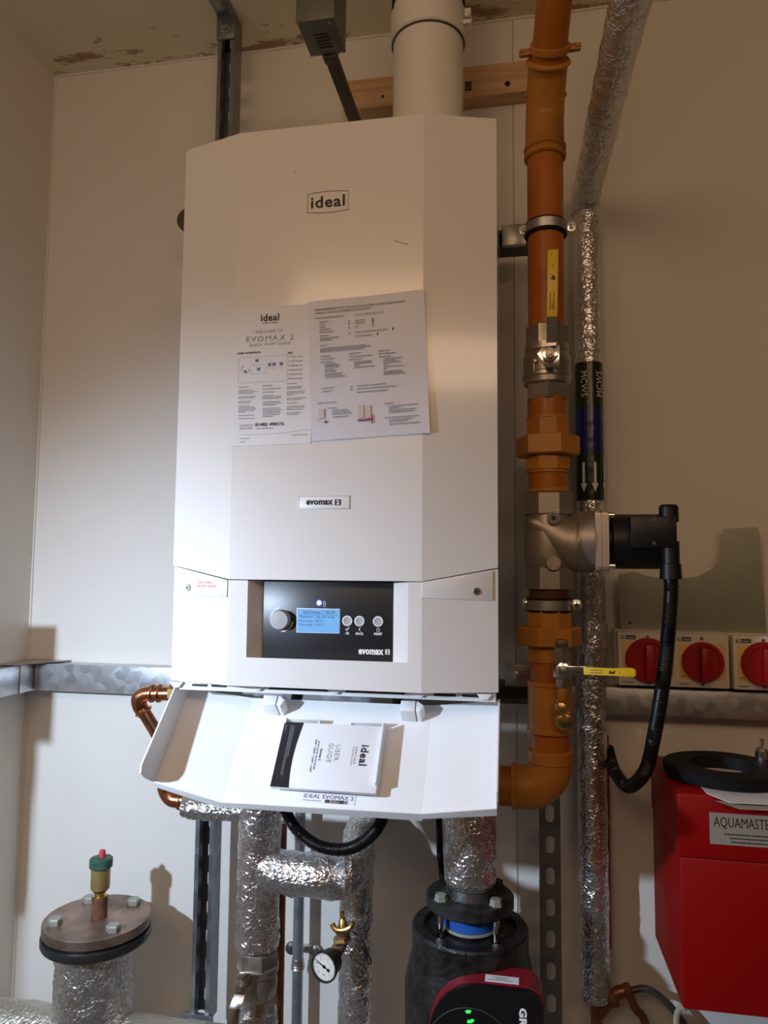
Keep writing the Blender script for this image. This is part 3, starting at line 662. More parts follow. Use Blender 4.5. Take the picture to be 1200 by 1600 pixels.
b = nb(); L2 = .0030
def p2(x, y, ws, dy=26): para(S2, s2, b, x, y, ws, dy, .0013, L2, K2)
p2(125, 346, [95, 65, 65, 115, 145, 0], 25); p2(130, 482, [95]); p2(130, 508, [200, 125], 20); p2(475, 330, [100, 98], 27); p2(475, 392, [38]); p2(475, 445, [335]); p2(480, 484, [170])
p2(132, 578, [70]); p2(132, 608, [470, 525, 450], 15); p2(132, 684, [110, 155, 0], 28); p2(135, 743, [120]); p2(176, 762, [120, 155, 150], 15); p2(178, 816, [95, 120], 17); p2(180, 858, [185, 170, 210], 16)
p2(418, 656, [120]); p2(418, 688, [230]); p2(418, 716, [122]); p2(464, 738, [175, 190, 55], 16); p2(464, 792, [215])
p2(708, 630, [115]); p2(708, 658, [175]); p2(708, 688, [125]); p2(755, 706, [190, 120, 175, 42], 19); p2(758, 785, [200]); p2(758, 806, [28]); p2(758, 832, [190, 180, 215], 14)
p2(148, 998, [125]); p2(148, 1030, [95]); p2(494, 974, [295]); p2(494, 1004, [400, 305], 33)
p2(208, 1196, [95]); p2(252, 1216, [160, 180, 200], 19); p2(255, 1281, [160]); p2(765, 1148, [88]); p2(808, 1172, [290, 110], 20); p2(808, 1214, [265, 255], 20); p2(770, 1288, [340]); p2(815, 1308, [235, 175], 19); p2(815, 1352, [295])
obj('small_print', b, GINK, cf, 0, kind='stuff')
b = nb()
for x, y in ((418, 332), (418, 358), (420, 393), (422, 450), (441, 978), (441, 1006)):
    c = s2(x, y); S2.poly(b, [(c[0]-.0013, c[1]-.0013), (c[0]+.0017, c[1]), (c[0]-.0013, c[1]+.0013)], L2)
a = s2(505, 1314); S2.bar(b, a[0], a[1]-.001, .0235, .0011, L2); obj('arrow_mark', b, BINK, cf, 0, kind='stuff')
b = nb(); a = s2(500, 1312); S2.bar(b, a[0], a[1], .0235, .0021, L2+.0003); a = s2(638, 1338); S2.bar(b, a[0], a[1], .0023, .0135, L2+.0003); obj('pipe_diagram', b, RINK, cf, 0)
b = nb()
for x, y, w_, h_ in ((505, 1285, .0095, .020), (575, 1285, .0095, .020), (118, 1290, .009, .015)): a = s2(x, y); b = nb(); S2.bar(b, a[0], a[1], w_, h_, L2); obj('pump_diagram', b, PALE, cf, 0)
b = nb()
for x, y, h_ in ((645, 350, .008), (842, 418, .004), (692, 470, .004)): a = s2(x, y); S2.bar(b, a[0], a[1], .0018, h_, L2)
c = s2(650, 370); S2.arc(b, c[0], c[1], .0018, 0, 360, .0004, L2); a = s2(112, 1325); S2.rect(b, a[0], a[1], .012, .0045, .0003, L2); c = s2(188, 1325); S2.arc(b, c[0], c[1], .0004, 0, 360, .0016, L2)
obj('diagram', b, INK, cf, 0)

# ------------------------------------------------------------------ strut channels
def strut_vertical(name, label, xc, yc, z0, z1, open_left=True, grp='vertical steel strut channels'):
    t = thing(name, label, 'strut', (xc, yc, z0), grp); w_ = .0206; th = .0025
    if open_left:
        # U-section seen from the front: solid side plates with slotted rear web
        b = nb()
        box(b, xc-w_, xc-w_+th, yc-w_, yc+w_, z0, z1); box(b, xc+w_-th, xc+w_, yc-w_, yc+w_, z0, z1)
        box(b, xc-w_, xc-w_+.009, yc-w_-th, yc-w_, z0, z1); box(b, xc+w_-.009, xc+w_, yc-w_-th, yc-w_, z0, z1)
        obj('channel', b, STRUT, t, 0); yw = yc+w_
    else:
        b = nb(); box(b, xc-w_, xc-w_+th, yc-w_, yc+w_, z0, z1); box(b, xc+w_-th, xc+w_, yc-w_, yc+w_, z0, z1); obj('channel', b, STRUT, t, 0); yw = yc-w_
    b = nb(); zs = z0; sw = .0085
    for ya, yb_ in ((yw-th, 0), (yw, 1)):
        zs = z0
        while zs < z1:
            ze = min(zs+.060, z1); c0_, c1_ = zs+.016, zs+.049
            if c1_ > ze-.002: box(b, xc-w_, xc+w_, yw-th, yw, zs, ze); break
            o_ = [(-sw, c0_+.006), (-sw, c1_-.006), (-sw*.5, c1_), (sw*.5, c1_), (sw, c1_-.006), (sw, c0_+.006), (sw*.5, c0_), (-sw*.5, c0_)]
            P_ = [b.verts.new((xc+x, ya, z)) for x, z in o_]
            Q_ = [b.verts.new((xc+x, ya, z)) for x, z in [(-w_, c0_+.006), (-w_, c1_-.006), (-sw*.5, ze), (sw*.5, ze), (w_, c1_-.006), (w_, c0_+.006), (sw*.5, zs), (-sw*.5, zs)]]
            for k in range(8): b.faces.new((P_[k], P_[(k+1) % 8], Q_[(k+1) % 8], Q_[k]))
            for cx_, cz_, i0, i1 in ((-w_, ze, 1, 2), (w_, ze, 3, 4), (w_, zs, 5, 6), (-w_, zs, 7, 0)): b.faces.new((Q_[i0], b.verts.new((xc+cx_, ya, cz_)), Q_[i1]))
            if yb_:
                for (x, z), (x2, z2) in zip(o_, o_[1:]+o_[:1]): b.faces.new([b.verts.new((xc+p, y_, q)) for p, y_, q in ((x, yw-th, z), (x2, yw-th, z2), (x2, yw, z2), (x, yw, z))])
            zs += .060
    obj('slotted_web', b, STRUT, t, 0)
    return t
xs1 = -.668; s_l = strut_vertical('strut_channel', 'tall vertical steel strut channel rising behind the left side of the boiler to the ceiling', xs1, -.105, at(305, 1585, -.105).z, ZC-.001)
# angle bracket at the ceiling
br = thing('angle_bracket', 'steel angle bracket bolting the strut channel to the stained ceiling', 'bracket', (xs1, -.13, 2.70))
b = nb(); box(b, xs1-.022, xs1+.022, -.19, -.1285, ZC-.006, ZC-.001, .0008); box(b, xs1-.022, xs1+.022, -.1345, -.1285, ZC-.065, ZC-.001, .0008); obj('plate', b, STRUT, br)
b = nb(); lathe(b, (xs1, -.165, ZC-.006), -Z_, [(.012, 0), (.012, .002), (.008, .002), (.008, .008)], 12); lathe(b, (xs1, -.1345, ZC-.042), -Y_, [(.011, 0), (.011, .002), (.0075, .002), (.0065, .008)], 6); obj('bolt', b, STEEL, br)
# foot of left strut
b = nb(); box(b, xs1-.036, xs1+.03, -.135, -.125, at(305, 1600, -.13).z-.05, at(305, 1583, -.13).z, .001); obj('foot_bracket', b, STRUT, s_l)
# right strut
xr1 = at(860, 1450, -.09).x; strut_vertical('strut_channel', 'vertical slotted steel strut channel behind the gas pipe elbow and pump', xr1, -.085, .45, at(860, 700, -.085).z, False)
# horizontal struts behind the boiler
def strut_h(label, z, x0, x1, yc):
    t = thing('strut_channel', label, 'strut', ((x0+x1)/2, yc, z-.02)); th = .0025; w_ = .0206
    b = nb(); box(b, x0, x1, yc-w_, yc+w_, z+w_-th, z+w_); box(b, x0, x1, yc-w_, yc+w_, z-w_, z-w_+th); box(b, x0, x1, yc+w_-th, yc+w_, z-w_, z+w_)
    box(b, x0, x1, yc-w_-th, yc-w_, z+w_-.010, z+w_); box(b, x0, x1, yc-w_-th, yc-w_, z-w_, z-w_+.010); obj('channel', b, DARKM, t, 0)
    return t
zh1 = at(800, 368, -.15).z; h1 = strut_h('upper horizontal strut channel behind the boiler, ending right beside the gas pipe', zh1, -.60, at(826, 368, -.15).x, -.112)
b = nb(); c = at(293, 342, -.15); cyl(b, (c.x, -.09, c.z), (c.x, -.15, c.z), .027, n=36, bev=.002); obj('end_cap', b, DARKM, h1)
zh2 = at(800, 1085, -.15).z; strut_h('lower horizontal strut channel between boiler and gas pipe, above the elbow', zh2, -.1, at(834, 1085, -.15).x, -.112)
a = at(789, 1038, -.145); c = at(836, 1073, -.145)
bt = thing('bracket_plate', 'bolted steel plate on the lower strut beside the gas pipe', 'bracket', (a.x, -.185, c.z)); b = nb(); box(b, a.x, c.x, -.148, -.136, c.z, a.z, .001); obj('plate', b, STEEL, bt)
b = nb(); p = at(808, 1056, -.148); lathe(b, p, -Y_, [(.0095, 0), (.0095, .002), (.006, .003), (.006, .006), (.004, .007)], 20); obj('bolt', b, STEEL, bt)
a = at(784, 352, -.148); c = at(822, 382, -.148)
bt = thing('bracket_plate', 'pitted zinc bracket on the upper strut beside the gas pipe clamp', 'bracket', (a.x, -.19, c.z)); b = nb(); box(b, a.x, c.x, -.150, -.136, c.z, a.z, .0015); obj('plate', b, STEEL, bt)

# ------------------------------------------------------------------ timber batten
tb = thing('timber_batten', 'pine timber batten fixed to the wall above the boiler behind the white flue', 'timber', (-.17, -.03, 2.45))
zt_, zb_ = at(700, 108, -.045).z, at(700, 155, -.045).z; xl_, xr_ = at(537, 160, -.045).x, at(838, 130, -.045).x+.03
obj('batten', box(nb(), xl_, xr_, -.045, -.001, zb_, zt_, .0015), WOOD, tb)
for px, py, r, m_ in ((598, 151, .004, DARKM), (793, 131, .0062, BLACK)):
    c = at(px, py, -.045); b = nb(); cyl(b, c+Y_*.004, c-Y_*.0008, r, n=20); obj('screw', b, m_, tb)
c = at(732, 136, -.045); b = nb(); box(b, c.x-.007, c.x+.007, -.052, -.045, c.z-.009, c.z+.009, .001); obj('metal_tab', b, DARKM, tb)

# ------------------------------------------------------------------ flue
yf = -.26; c0 = at(667, 180, yf); Xf = c0.x+.002; rf = 54.5*mpp(668, 120, yf)
def zf(py): return at(668, py, yf).z
fl = thing('flue_pipe', 'white plastic flue pipe rising from the boiler top', 'flue pipe', (Xf, yf, ZT))
b = nb(); cyl(b, (Xf, yf, ZT-.01), (Xf, yf, ZC-.001), rf, n=64); obj('pipe', b, WHITE3, fl)
b = nb(); z0, z1 = zf(72), zf(36); ring(b, (Xf, yf, 0), Z_, rf, rf*1.085, z0, z1+.012, 64, .003); cl = obj('collar', b, WHITE3, fl)
b = nb(); ring(b, (Xf, yf, 0), Z_, rf*1.0, rf*1.05, z0-.003, z0, 64, .001); obj('collar_shade', b, DARKM, cl)  # dark ring stands in for the shadow under the collar edge
b = nb(); ring(b, (Xf, yf, 0), Z_, rf, rf*1.05, zf(14), zf(-12), 64, .002); obj('gasket_band', b, RUBBER, fl)
p = V((Xf+rf*1.08, yf-.02, (z0+z1)/2)); lt = None
b = nb(); box(b, p.x, p.x+.012, p.y-.01, p.y+.004, p.z+.006, p.z+.022, .001); box(b, p.x-.004, p.x+.014, p.y-.006, p.y+.004, p.z-.006, p.z+.002, .001); lt = obj('latch', b, WHITE3, cl)
b = nb(); tube(b, smooth_path([p+V((.002, -.008, .018)), p+V((.014, -.010, .0)), p+V((.010, -.008, -.016)), p+V((.018, -.008, -.028))], .003), .0016, 8); obj('latch_wire', b, CHROME, cl)

# ------------------------------------------------------------------ grey sensor box with conduit
yg = -.45; a0 = at(463, 32, yg); a1 = at(521, 28, yg); zB0 = (a0.z+a1.z)/2; wB = a1.x-a0.x; xB = (a0.x+a1.x)/2; dB = .093; hB = .115
tb_ = thing('sensor_box', 'grey metal box with louvred underside held out above the boiler top', 'terminal box', (xB, yg+dB/2, zB0))
obj('box_body', box(nb(), xB-wB/2, xB+wB/2, yg+.004, yg+dB, zB0, zB0+hB, .001), GREYBOX, tb_)
b = nb(); box(b, xB-wB/2-.001, xB+wB/2+.001, yg, yg+.004, zB0-.001, zB0+hB+.001, .0006); obj('box_lid', b, GREYBOX, tb_)
b = nb()
for i in range(5): box(b, xB-.012, xB+.014, yg+.036+i*.0085, yg+.0395+i*.0085, zB0-.0006, zB0+.002)
obj('louvre', b, BLACK, tb_, 0, kind='stuff')
for x, y in ((xB+wB/2-.010, yg+.012), (xB-wB/2+.008, yg+dB-.006), (xB+wB/2-.006, yg+dB-.006)):
    q = V((x, y, zB0)); b = nb(); cyl(b, q+Z_*.001, q-Z_*.002, .0028, n=12); obj('screw', b, STEEL, tb_)
xa_ = xB+.002; obj('support_arm', box(nb(), xa_-.0115, xa_+.0115, yg+dB, -.001, zB0-.002, zB0+.016, .001), DARKM, tb_)
obj('gland', box(nb(), xa_-.0135, xa_+.0135, yg+dB, yg+dB+.022, zB0-.004, zB0+.02, .002), DARKM, tb_)

# ------------------------------------------------------------------ gas pipework (ochre)
yG = -.33
def zg(py, y=yG): return at(858, py, y).z
kG = mpp(858, 700, yG)
XG = at(859, 1000, yG).x; XG2 = at(850.5, 300, yG).x; XG = (XG+XG2)/2+.0005
def rg(wpx): return wpx/2*kG
gas = thing('gas_pipe', 'ochre painted gas pipe with screwed fittings running down beside the boiler', 'gas pipe', (XG, yG, zg(1190)))
def seg(name, y0, y1, w_, m_=ORANGE, n=40, par=gas, ch=.0015, x=None):
    b = nb(); X = XG if x is None else x; r = rg(w_)
    lathe(b, (X, yG, zg(y1)), Z_, [(r-ch, 0), (r, ch), (r, zg(y0)-zg(y1)-ch), (r-ch, zg(y0)-zg(y1))], n); return obj(name, b, m_, par)
seg('pipe', 240, 524, 57)
seg('coupling', 196, 250, 61, ORANGE2); 
for y in (250, 238): seg('coupling_rim', y-9, y, 67, ORANGE2, ch=.003)
# upper bend leans towards the room
r1, r2 = rg(61), rg(57)
ja = V((XG-.0005, yG, zg(215))); jb = at(852, 150, yG-.008); jc = at(866, 2, -.455); d_ = (jc-jb).normalized(); jd = jc+d_*.30
b = nb(); tube(b, smooth_path([ja-Z_*.02, ja, ja.lerp(jb, .6)+V((0, .004, 0)), jb+d_*.03, jb+d_*.055], .006), r1*1.0, 40); obj('bend', b, ORANGE2, gas, 60)
b = nb(); cyl(b, jb+d_*.02, jd, r2*.93, n=40); obj('pipe', b, ORANGE, gas)
b = nb(); ring(b, jb+d_*.055, d_, r2*.9, r1*1.13, -.004, .005, 40, .003); obj('socket_rim', b, ORANGE2, gas)
b = nb(); ring(b, jb+d_*.0, (jb-ja).normalized()*.6+d_*.4, r2*.9, r1*1.12, -.004, .005, 40, .003); obj('socket_rim', b, ORANGE2, gas)
cc = jb+d_*.078
sd = thing('saddle_clamp', 'ochre painted two lug clamp around the gas pipe near the ceiling', 'clamp', cc)
b = nb(); ring(b, cc, d_, r2*.935, r2*1.08, -.006, .006, 40, .001)
obj('band', b, ORANGE2, sd)
for s_ in (-1, 1):
    b = nb(); p = cc+V((s_*(r2*1.28), .004, -.002)); obox(b, p, X_, Y_, Z_, .024, .010, .013, .003); lg = obj('lug', b, ORANGE2, sd)
    b = nb(); q = p+V((s_*.006, -.005, 0)); cyl(b, q, q-Y_*.003, .0038, n=14); obj('screw', b, BRASS, lg)
# union group
seg('pipe', 622, 658, 61); seg('thread_band', 652, 658, 64, ORANGE2)
def hseg(name, y0, y1, w_, m_=ORANGE2, n=6, ph=0.0, par=gas):
    b = nb(); hexa(b, (XG, yG, zg(y1)), (XG, yG, zg(y0)), rg(w_), n, ph, .07); return obj(name, b, m_, par, 20)
hseg('hex_adapter', 656, 686, 68, n=8, ph=math.pi/8); hseg('union_nut', 683, 714, 98, ph=math.radians(22)); hseg('hex_adapter', 713, 737, 70, n=8, ph=math.pi/8)
seg('pipe', 735, 776, 59); seg('thread_band', 736, 741, 64, ORANGE2); seg('thread_band', 764, 771, 63, ORANGE2)
hseg('hex_adapter', 953, 985, 69, n=8, ph=math.pi/8); hseg('union_nut', 979, 1008, 99, ph=math.radians(38)); seg('pipe', 1006, 1180, 58); hseg('hex_adapter', 1006, 1034, 68, n=8, ph=math.pi/8)
seg('sleeve', 1063, 1144, 66, ORANGE2, ch=.004); seg('sleeve_rim', 1063, 1071, 69, ORANGE2, ch=.002); seg('sleeve_rim', 1136, 1144, 69, ORANGE2, ch=.002); seg('pipe_collar', 1170, 1192, 68, ORANGE2, ch=.003)
# elbow to the left
er = rg(64); zE = zg(1232); R_ = .042
pe = [V((XG, yG, zg(1180)))]+[V((XG-R_+R_*math.cos(a), yG, zE+R_-R_*math.sin(a)*1.0)) for a in [math.pi/2*k/10 for k in range(11)]]+[V((XG-.062, yG, zE))]
b = nb(); tube(b, pe, er, 40); obj('elbow', b, ORANGE2, gas, 60)
b = nb(); ring(b, (XG-.058, yG, zE), -X_, er*.9, er*1.09, 0, .008, 40, .002); obj('elbow_rim', b, ORANGE2, gas)
b = nb(); cyl(b, (XG-.05, yG, zE), (XG-.16, yG, zE), rg(58), n=40); obj('pipe', b, ORANGE, gas)

# ------------------------------------------------------------------ large ball valve
bv = thing('ball_valve', 'large nickel ball valve on the gas pipe with upright yellow lever', 'valve', (XG, yG, zg(618)))
b = nb(); hexa(b, (XG, yG, zg(544)), (XG, yG, zg(513)), rg(70), 8, math.pi/8, .08); obj('hex_end', b, NICKEL, bv, 20)
b = nb(); z0 = zg(604); H_ = zg(540)-z0; r = rg(74)
lathe(b, (XG, yG, z0), Z_, [(r*.86, 0), (r*.97, .003), (r*.99, .012), (r*1.03, .014), (r*1.03, .020), (r*.97, .022), (r*1.0, H_*.5), (r*.97, H_*.7), (r*.88, H_*.8), (r*.93, H_*.82), (r*.93, H_*.98), (r*.8, H_)], 48); obj('valve_body', b, NICKEL, bv)
b = nb(); hexa(b, (XG, yG, zg(628)), (XG, yG, zg(600)), rg(69), 6, 0, .06); obj('hex_end', b, NICKEL, bv, 20)
st = at(860, 556, yG-r-.012); st.x = XG+.003
b = nb(); cyl(b, (st.x, yG-r*.8, st.z), (st.x, yG-r-.014, st.z), .011, n=24); stem = obj('stem', b, NICKEL, bv)
b = nb(); ys_ = yG-r-.014
prism(b, [(st.x-.022, ys_, st.z+.003), (st.x-.012, ys_, st.z+.016), (st.x+.017, ys_, st.z+.017), (st.x+.015, ys_, st.z-.022), (st.x-.006, ys_, st.z-.022)], (0, -.003, 0), .0006)
p = [V((st.x+.001, ys_-.0015, st.z+.012)), V((st.x+.003, ys_-.0015, st.z+.022)), V((st.x+.003, ys_-.018, st.z+.045)), V((st.x+.0035, ys_-.022, st.z+.062))]
for (a, c) in zip(p, p[1:]):
    d = (c-a).normalized(); obox(b, (a+c)/2, X_, d.cross(X_).normalized(), d, .017, .003, (c-a).length+.002)
lv = obj('lever', b, CHROME, bv)
b = nb(); top = V((st.x+.006, ys_-.026, at(870, 392, ys_-.02).z)); a = p[-1]-Z_*.003; d = (top-a).normalized()
obox(b, (a+top)/2, X_, d.cross(X_).normalized(), d, .0185, .0055, (top-a).length, .002); sl = obj('lever_sleeve', b, YELLOW, bv)
lf = Frame((a+top)/2-V((0, .0029, 0)), d, -X_); 
if lf.n.y > 0: lf.n = -lf.n
b = nb(); lf.words(b, -.046, .003, .030, .0012, .0005); lf.words(b, -.046, -.003, .030, .0012, .0005); lf.words(b, -.046, -.0005, .012, .0010, .0005)
lf.poly(b, [(.004, -.004), (.008, .004), (.011, -.001), (.014, .004), (.012, -.003), (.009, -.004)], .0005); lf.bar(b, .027, -.0005, .004, .0012, .0005); obj('sleeve_print', b, INK, sl, 0)
b = nb(); lathe(b, (st.x, ys_-.003, st.z), -Y_, [(.0145, 0), (.0145, .001), (.0142, .006), (.011, .007)], 6, .25); obj('stem_nut', b, CHROME, lv)
b = nb(); lathe(b, (st.x, ys_-.009, st.z), -Y_, [(.0078, 0), (.0078, .006), (.0066, .007)], 20); box(b, st.x-.003, st.x+.0035, ys_-.018, ys_-.014, st.z-.0045, st.z+.0045, .0006); obj('stem_tip', b, CASTP, lv)
b = nb(); q = V((st.x-.024, yG-r*.88, st.z-.004)); cyl(b, q, q-Y_*.006, .0025, n=10); obox(b, q+V((-.002, .0, -.006)), X_, Y_, Z_, .0012, .002, .022); obj('stop_pin', b, NICKEL, bv)

# ------------------------------------------------------------------ solenoid valve
sv = thing('solenoid_valve', 'cast solenoid gas valve with flanged bonnet and black coil', 'valve', (XG, yG, zg(918)))
hb = lambda y0, y1, w_, nm, m_=CASTA: obj(nm, hexa(nb(), (XG, yG, zg(y1)), (XG, yG, zg(y0)), rg(w_), 8, math.pi/8, .06), m_, sv, 20)
hb(772, 806, 79, 'hex_end'); hb(886, 921, 76, 'hex_end')
b = nb(); z0 = zg(900); H_ = zg(792)-z0
lathe(b, (XG, yG, z0), Z_, [(rg(60), 0), (rg(70), H_*.12), (rg(74), H_*.3), (rg(74), H_*.75), (rg(66), H_*.95), (rg(60), H_)], 40); obj('valve_body', b, CASTA, sv)
zB = zg(846); xF = at(926, 846, yG).x
b = nb(); zz0 = zg(814)
tube(b, smooth_path([(XG-.036, yG-.030, zz0), (XG-.010, yG-.018, zz0-.012), (XG+.020, yG-.006, zB+.006), (XG+.045, yG, zB), (xF, yG, zB)], .004), lambda d, t: .003+.0505*min(1, (d/t)*1.45)**.75, 48); obj('bonnet', b, CASTA, sv, 60)
hw = .0515
for i, (x0, x1) in enumerate(((xF, xF+.010), (xF+.0105, xF+.022))):
    b = nb(); prism(b, [(x0, yG+p[0]*1.0, zB+p[1]) for p in rrect(hw*1.9, hw*2, .008)], (x1-x0, 0, 0), .0012); obj('flange_plate', b, CASTP, sv)
for py_, sgn in ((807, 1), (886, -1)):
    for yy in (-1, 1):
        b = nb(); zz = zB+sgn*(hw-.009); cyl(b, (xF+.022, yG+yy*(hw-.011), zz), (xF+.033, yG+yy*(hw-.009), zz), .0052, n=16, bev=.0008); obj('bolt', b, CHROME, sv)
# plugs on the body
for py_, r_, m_ in ((810, .0115, CHROME), (880, .0125, CASTP)):
    yp = yG-rg(76)-.001; c = at(865, py_, yp)
    b = nb(); cyl(b, (c.x, yG-.02, c.z), (c.x, yp-.003, c.z), r_, n=28, bev=.001); pg = obj('plug', b, CASTA, sv)
    if py_ == 810:
        b = nb(); ring(b, (c.x, yp-.003, c.z), -Y_, .004, .0095, 0, .0022, 28, .0006); obj('plug_face', b, CHROME, pg)
        b = nb(); cyl(b, (c.x, yp-.003, c.z), (c.x, yp-.0034, c.z), .004, n=6); obj('hex_socket', b, BLACK, pg)
b = nb(); c = at(826, 846, yG); box(b, c.x-.004, c.x+.012, yG-.014, yG+.014, c.z-.03, c.z+.03, .002); obj('side_boss', b, CASTA, sv)
b = nb(); cyl(b, (c.x-.007, yG-.004, c.z), (c.x+.004, yG-.004, c.z), .005, n=14); obj('side_plug', b, BRASS, sv)
# flow arrow
b = nb(); ya = yG-.0465; c = at(885, 838, ya); fa = Frame((c.x, ya, c.z), X_, Z_); fa.bar(b, -.002, -.010, .0007, .020, 0); fa.bar(b, .002, -.010, .0007, .020, 0); fa.poly(b, [(-.004, -.010), (0.0003, -.016), (.0047, -.010)], 0)
g = bmesh.ops.extrude_face_region(b, geom=b.faces[:]); bmesh.ops.translate(b, verts=[e for e in g['geom'] if isinstance(e, bmesh.types.BMVert)], vec=(0, .006, 0)); obj('flow_arrow', b, CASTA, sv, 0)
# coil
xc0 = xF+.022; xc1 = at(1045, 846, yG).x
b = nb(); lathe(b, (xc0, yG, zB), X_, [(.035, 0), (.035, .006), (.047, .008), (.047, xc1-xc0-.003), (.044, xc1-xc0)], 48); coil = obj('coil', b, BLACK, sv)
y_ = yG-.046; a, c = at(985, 807, y_-.016), at(1058, 856, y_-.016)
b = nb(); box(b, a.x, c.x, y_-.018, yG-.01, c.z, a.z, .0015); cn = obj('connector', b, BLACK, sv)
for px_, py_ in ((1021, 812), (1022, 849)):
    q = at(px_, py_, y_-.018); b = nb(); cyl(b, q, q-Y_*.0015, .0028, n=14); obj('connector_screw', b, CHROME, cn)
q = at(1001, 825, y_-.018); b = nb(); cyl(b, q, q-Y_*.001, .0011, n=10); obj('centre_pin', b, CHROME, cn)
yk = y_-.003; t0 = at(1045, 806, yk); t1 = at(1046, 789, yk); b = nb(); lathe(b, (t0.x, yk, t0.z-.01), Z_, [(.0155, 0), (.0155, t1.z-t0.z+.006), (.013, t1.z-t0.z+.010)], 24); obj('cable_cap', b, BLACK, cn)
t2 = at(1047, 905, yk); b = nb(); lathe(b, (t0.x+.001, yk, t2.z), Z_, [(.0175, 0), (.0165, .025), (.0145, .026), (.0145, .062)], 28); obj('cable_gland', b, BLACK, cn)

# ------------------------------------------------------------------ corrugated cable conduits
def corr(r, pitch=.0032, dp=.0007):
    return lambda d, t: r+dp*(1 if (d/pitch) % 1 < .5 else -1)
def conduit(label, pts, r, nm='cable_conduit', grp='black corrugated conduits'):
    b = nb(); tube(b, smooth_path(pts, .0008), corr(r), 14)
    return obj(nm, b, CORR, None, 60, label=label, cat='cable', group=grp)
cx = t0.x+.001
conduit('black corrugated conduit hanging from the solenoid coil and looping behind the foil pipe', [V((cx, yk, t2.z+.01)), V((cx, yk, t2.z-.02)), at(1045, 980, yk), at(1037, 1060, yk+.02), at(1022, 1150, yk+.08), at(1008, 1205, yk+.13), at(982, 1229, yk+.19), at(962, 1208, yk+.27), at(955, 1190, yk+.325), at(950, 1170, yk+.355)], .0115)
conduit('black corrugated conduit drooping in a loop under the boiler flap', [V((-.372, -.40, 1.33)), at(432, 1215, -.42), at(447, 1268, -.42), at(470, 1302, -.42), at(505, 1324, -.42), at(548, 1325, -.42), at(585, 1300, -.42), at(603, 1262, -.42), at(612, 1215, -.42), V((-.205, -.40, 1.33))], .0098)
conduit('thin black corrugated conduit dropping beside the lagged pump pipe', [at(685, 1225, -.15), at(686, 1290, -.15), at(688, 1340, -.145), at(694, 1390, -.135), at(702, 1450, -.115)], .0062)

# ------------------------------------------------------------------ pipe clamps with rubber lining
def pipe_clamp(label, py, wpx, left, right, m_=STEEL):
    t = thing('pipe_clamp', label, 'clamp', (XG, yG, zg(py)), 'rubber lined clamps on the gas pipe'); z = zg(py); r = rg(wpx)
    b = nb(); ring(b, (XG, yG, z), Z_, r*.99, r+.0035, -.0125, .0125, 40, .001); obj('rubber_lining', b, RUBBER, t)
    b = nb(); ring(b, (XG, yG, z), Z_, r+.003, r+.0058, -.0085, .0085, 40, .0006); obj('band', b, m_, t)
    for px in (left, right):
        s = -1 if px == left else 1; e = at(px, py, yG).x
        b = nb(); x0, x1 = sorted((e, XG+s*(r+.003))); prism(b, [((x0+x1)/2+p[0], yG-.012, z+p[1]) for p in rrect(x1-x0, .021, .007)], (0, .003, 0), .0005); lg = obj('lug', b, m_, t)
        b = nb(); q = V((e-s*.0085, yG-.012, z)); lathe(b, q, -Y_, [(.0062, 0), (.0062, .0015), (.0045, .002), (.0045, .005)], 16); obj('screw', b, CHROME, lg)
        b = nb(); q = q+V((0, -.005, 0)); cyl(b, q, q-Y_*.0003, .002, n=6); obj('screw_socket', b, BLACK, lg)
pipe_clamp('zinc pipe clamp with black rubber lining around the gas pipe above the yellow lever', 360, 60, 811, 899)
pipe_clamp('zinc pipe clamp with black rubber lining just below the solenoid valve', 945, 62, 816, 908)
b = nb()
for k in range(7):
    z = zg(921)-k*.0028; ring(b, (XG, yG, z), Z_, rg(50), rg(61), -.001, .0008, 40, .0005)
obj('exposed_thread', b, RUST2, gas)

# ------------------------------------------------------------------ test point valve with short yellow lever
yT = yG-.052; tv = thing('test_valve', 'small lever valve with yellow handle on the gas pipe beside the switches', 'valve', at(878, 1090, yT))
def zt(py): return at(878, py, yT).z
XT = at(878, 1040, yT).x; kT = mpp(878, 1040, yT)
b = nb(); box(b, XT-.009, XT+.009, yT-.008, yG-.02, zt(1016), zt(999), .003); obj('outlet', b, DARKM, tv)
b = nb(); hexa(b, (XT, yT, zt(1034)), (XT, yT, zt(1011)), 11*kT*1.15, 6, 0); obj('hex_end', b, STEEL, tv, 20)
b = nb(); lathe(b, (XT, yT, zt(1063)), Z_, [(8*kT, 0), (14*kT, .006), (15*kT, .015), (13*kT, .028), (10*kT, .032)], 28); obj('valve_body', b, STEEL, tv)
b = nb(); hexa(b, (XT, yT, zt(1074)), (XT, yT, zt(1060)), 11*kT, 6, 0); obj('hex_end', b, STEEL, tv, 20)
yl = yT-.018; c = at(880, 1047, yl); b = nb(); lathe(b, (c.x, yT, c.z), -Y_, [(.009, 0), (.009, .016), (.012, .0165), (.0125, .019), (.008, .021)], 8, .3); nt_ = obj('stem_nut', b, CHROME, tv)
b = nb(); lathe(b, (c.x, yl-.003, c.z), -Y_, [(.005, 0), (.005, .003), (.003, .0035)], 16); obj('stem_tip', b, STEEL, tv)
e1 = at(916, 1048, yl-.004); e2 = at(990, 1051, yl-.012)
b = nb(); a = V((c.x, yl-.001, c.z)); d = (e1-a).normalized(); obox(b, (a+e1)/2, d, d.cross(Z_).normalized(), Z_, (e1-a).length, .003, .014, .0008); obj('lever', b, CHROME, tv)
b = nb(); d = (e2-e1).normalized(); prism(b, [e1+d*t_+Z_*h_ for t_, h_ in ((-.004, .0065), (.04, .006), (.062, .0075), (.072, .0075), (.0755, .004), (.0755, -.004), (.072, -.0068), (.062, -.0062), (.04, -.0055), (-.004, -.0065))], Y_*-.005, .0012); sl = obj('lever_sleeve', b, YELLOW, tv)
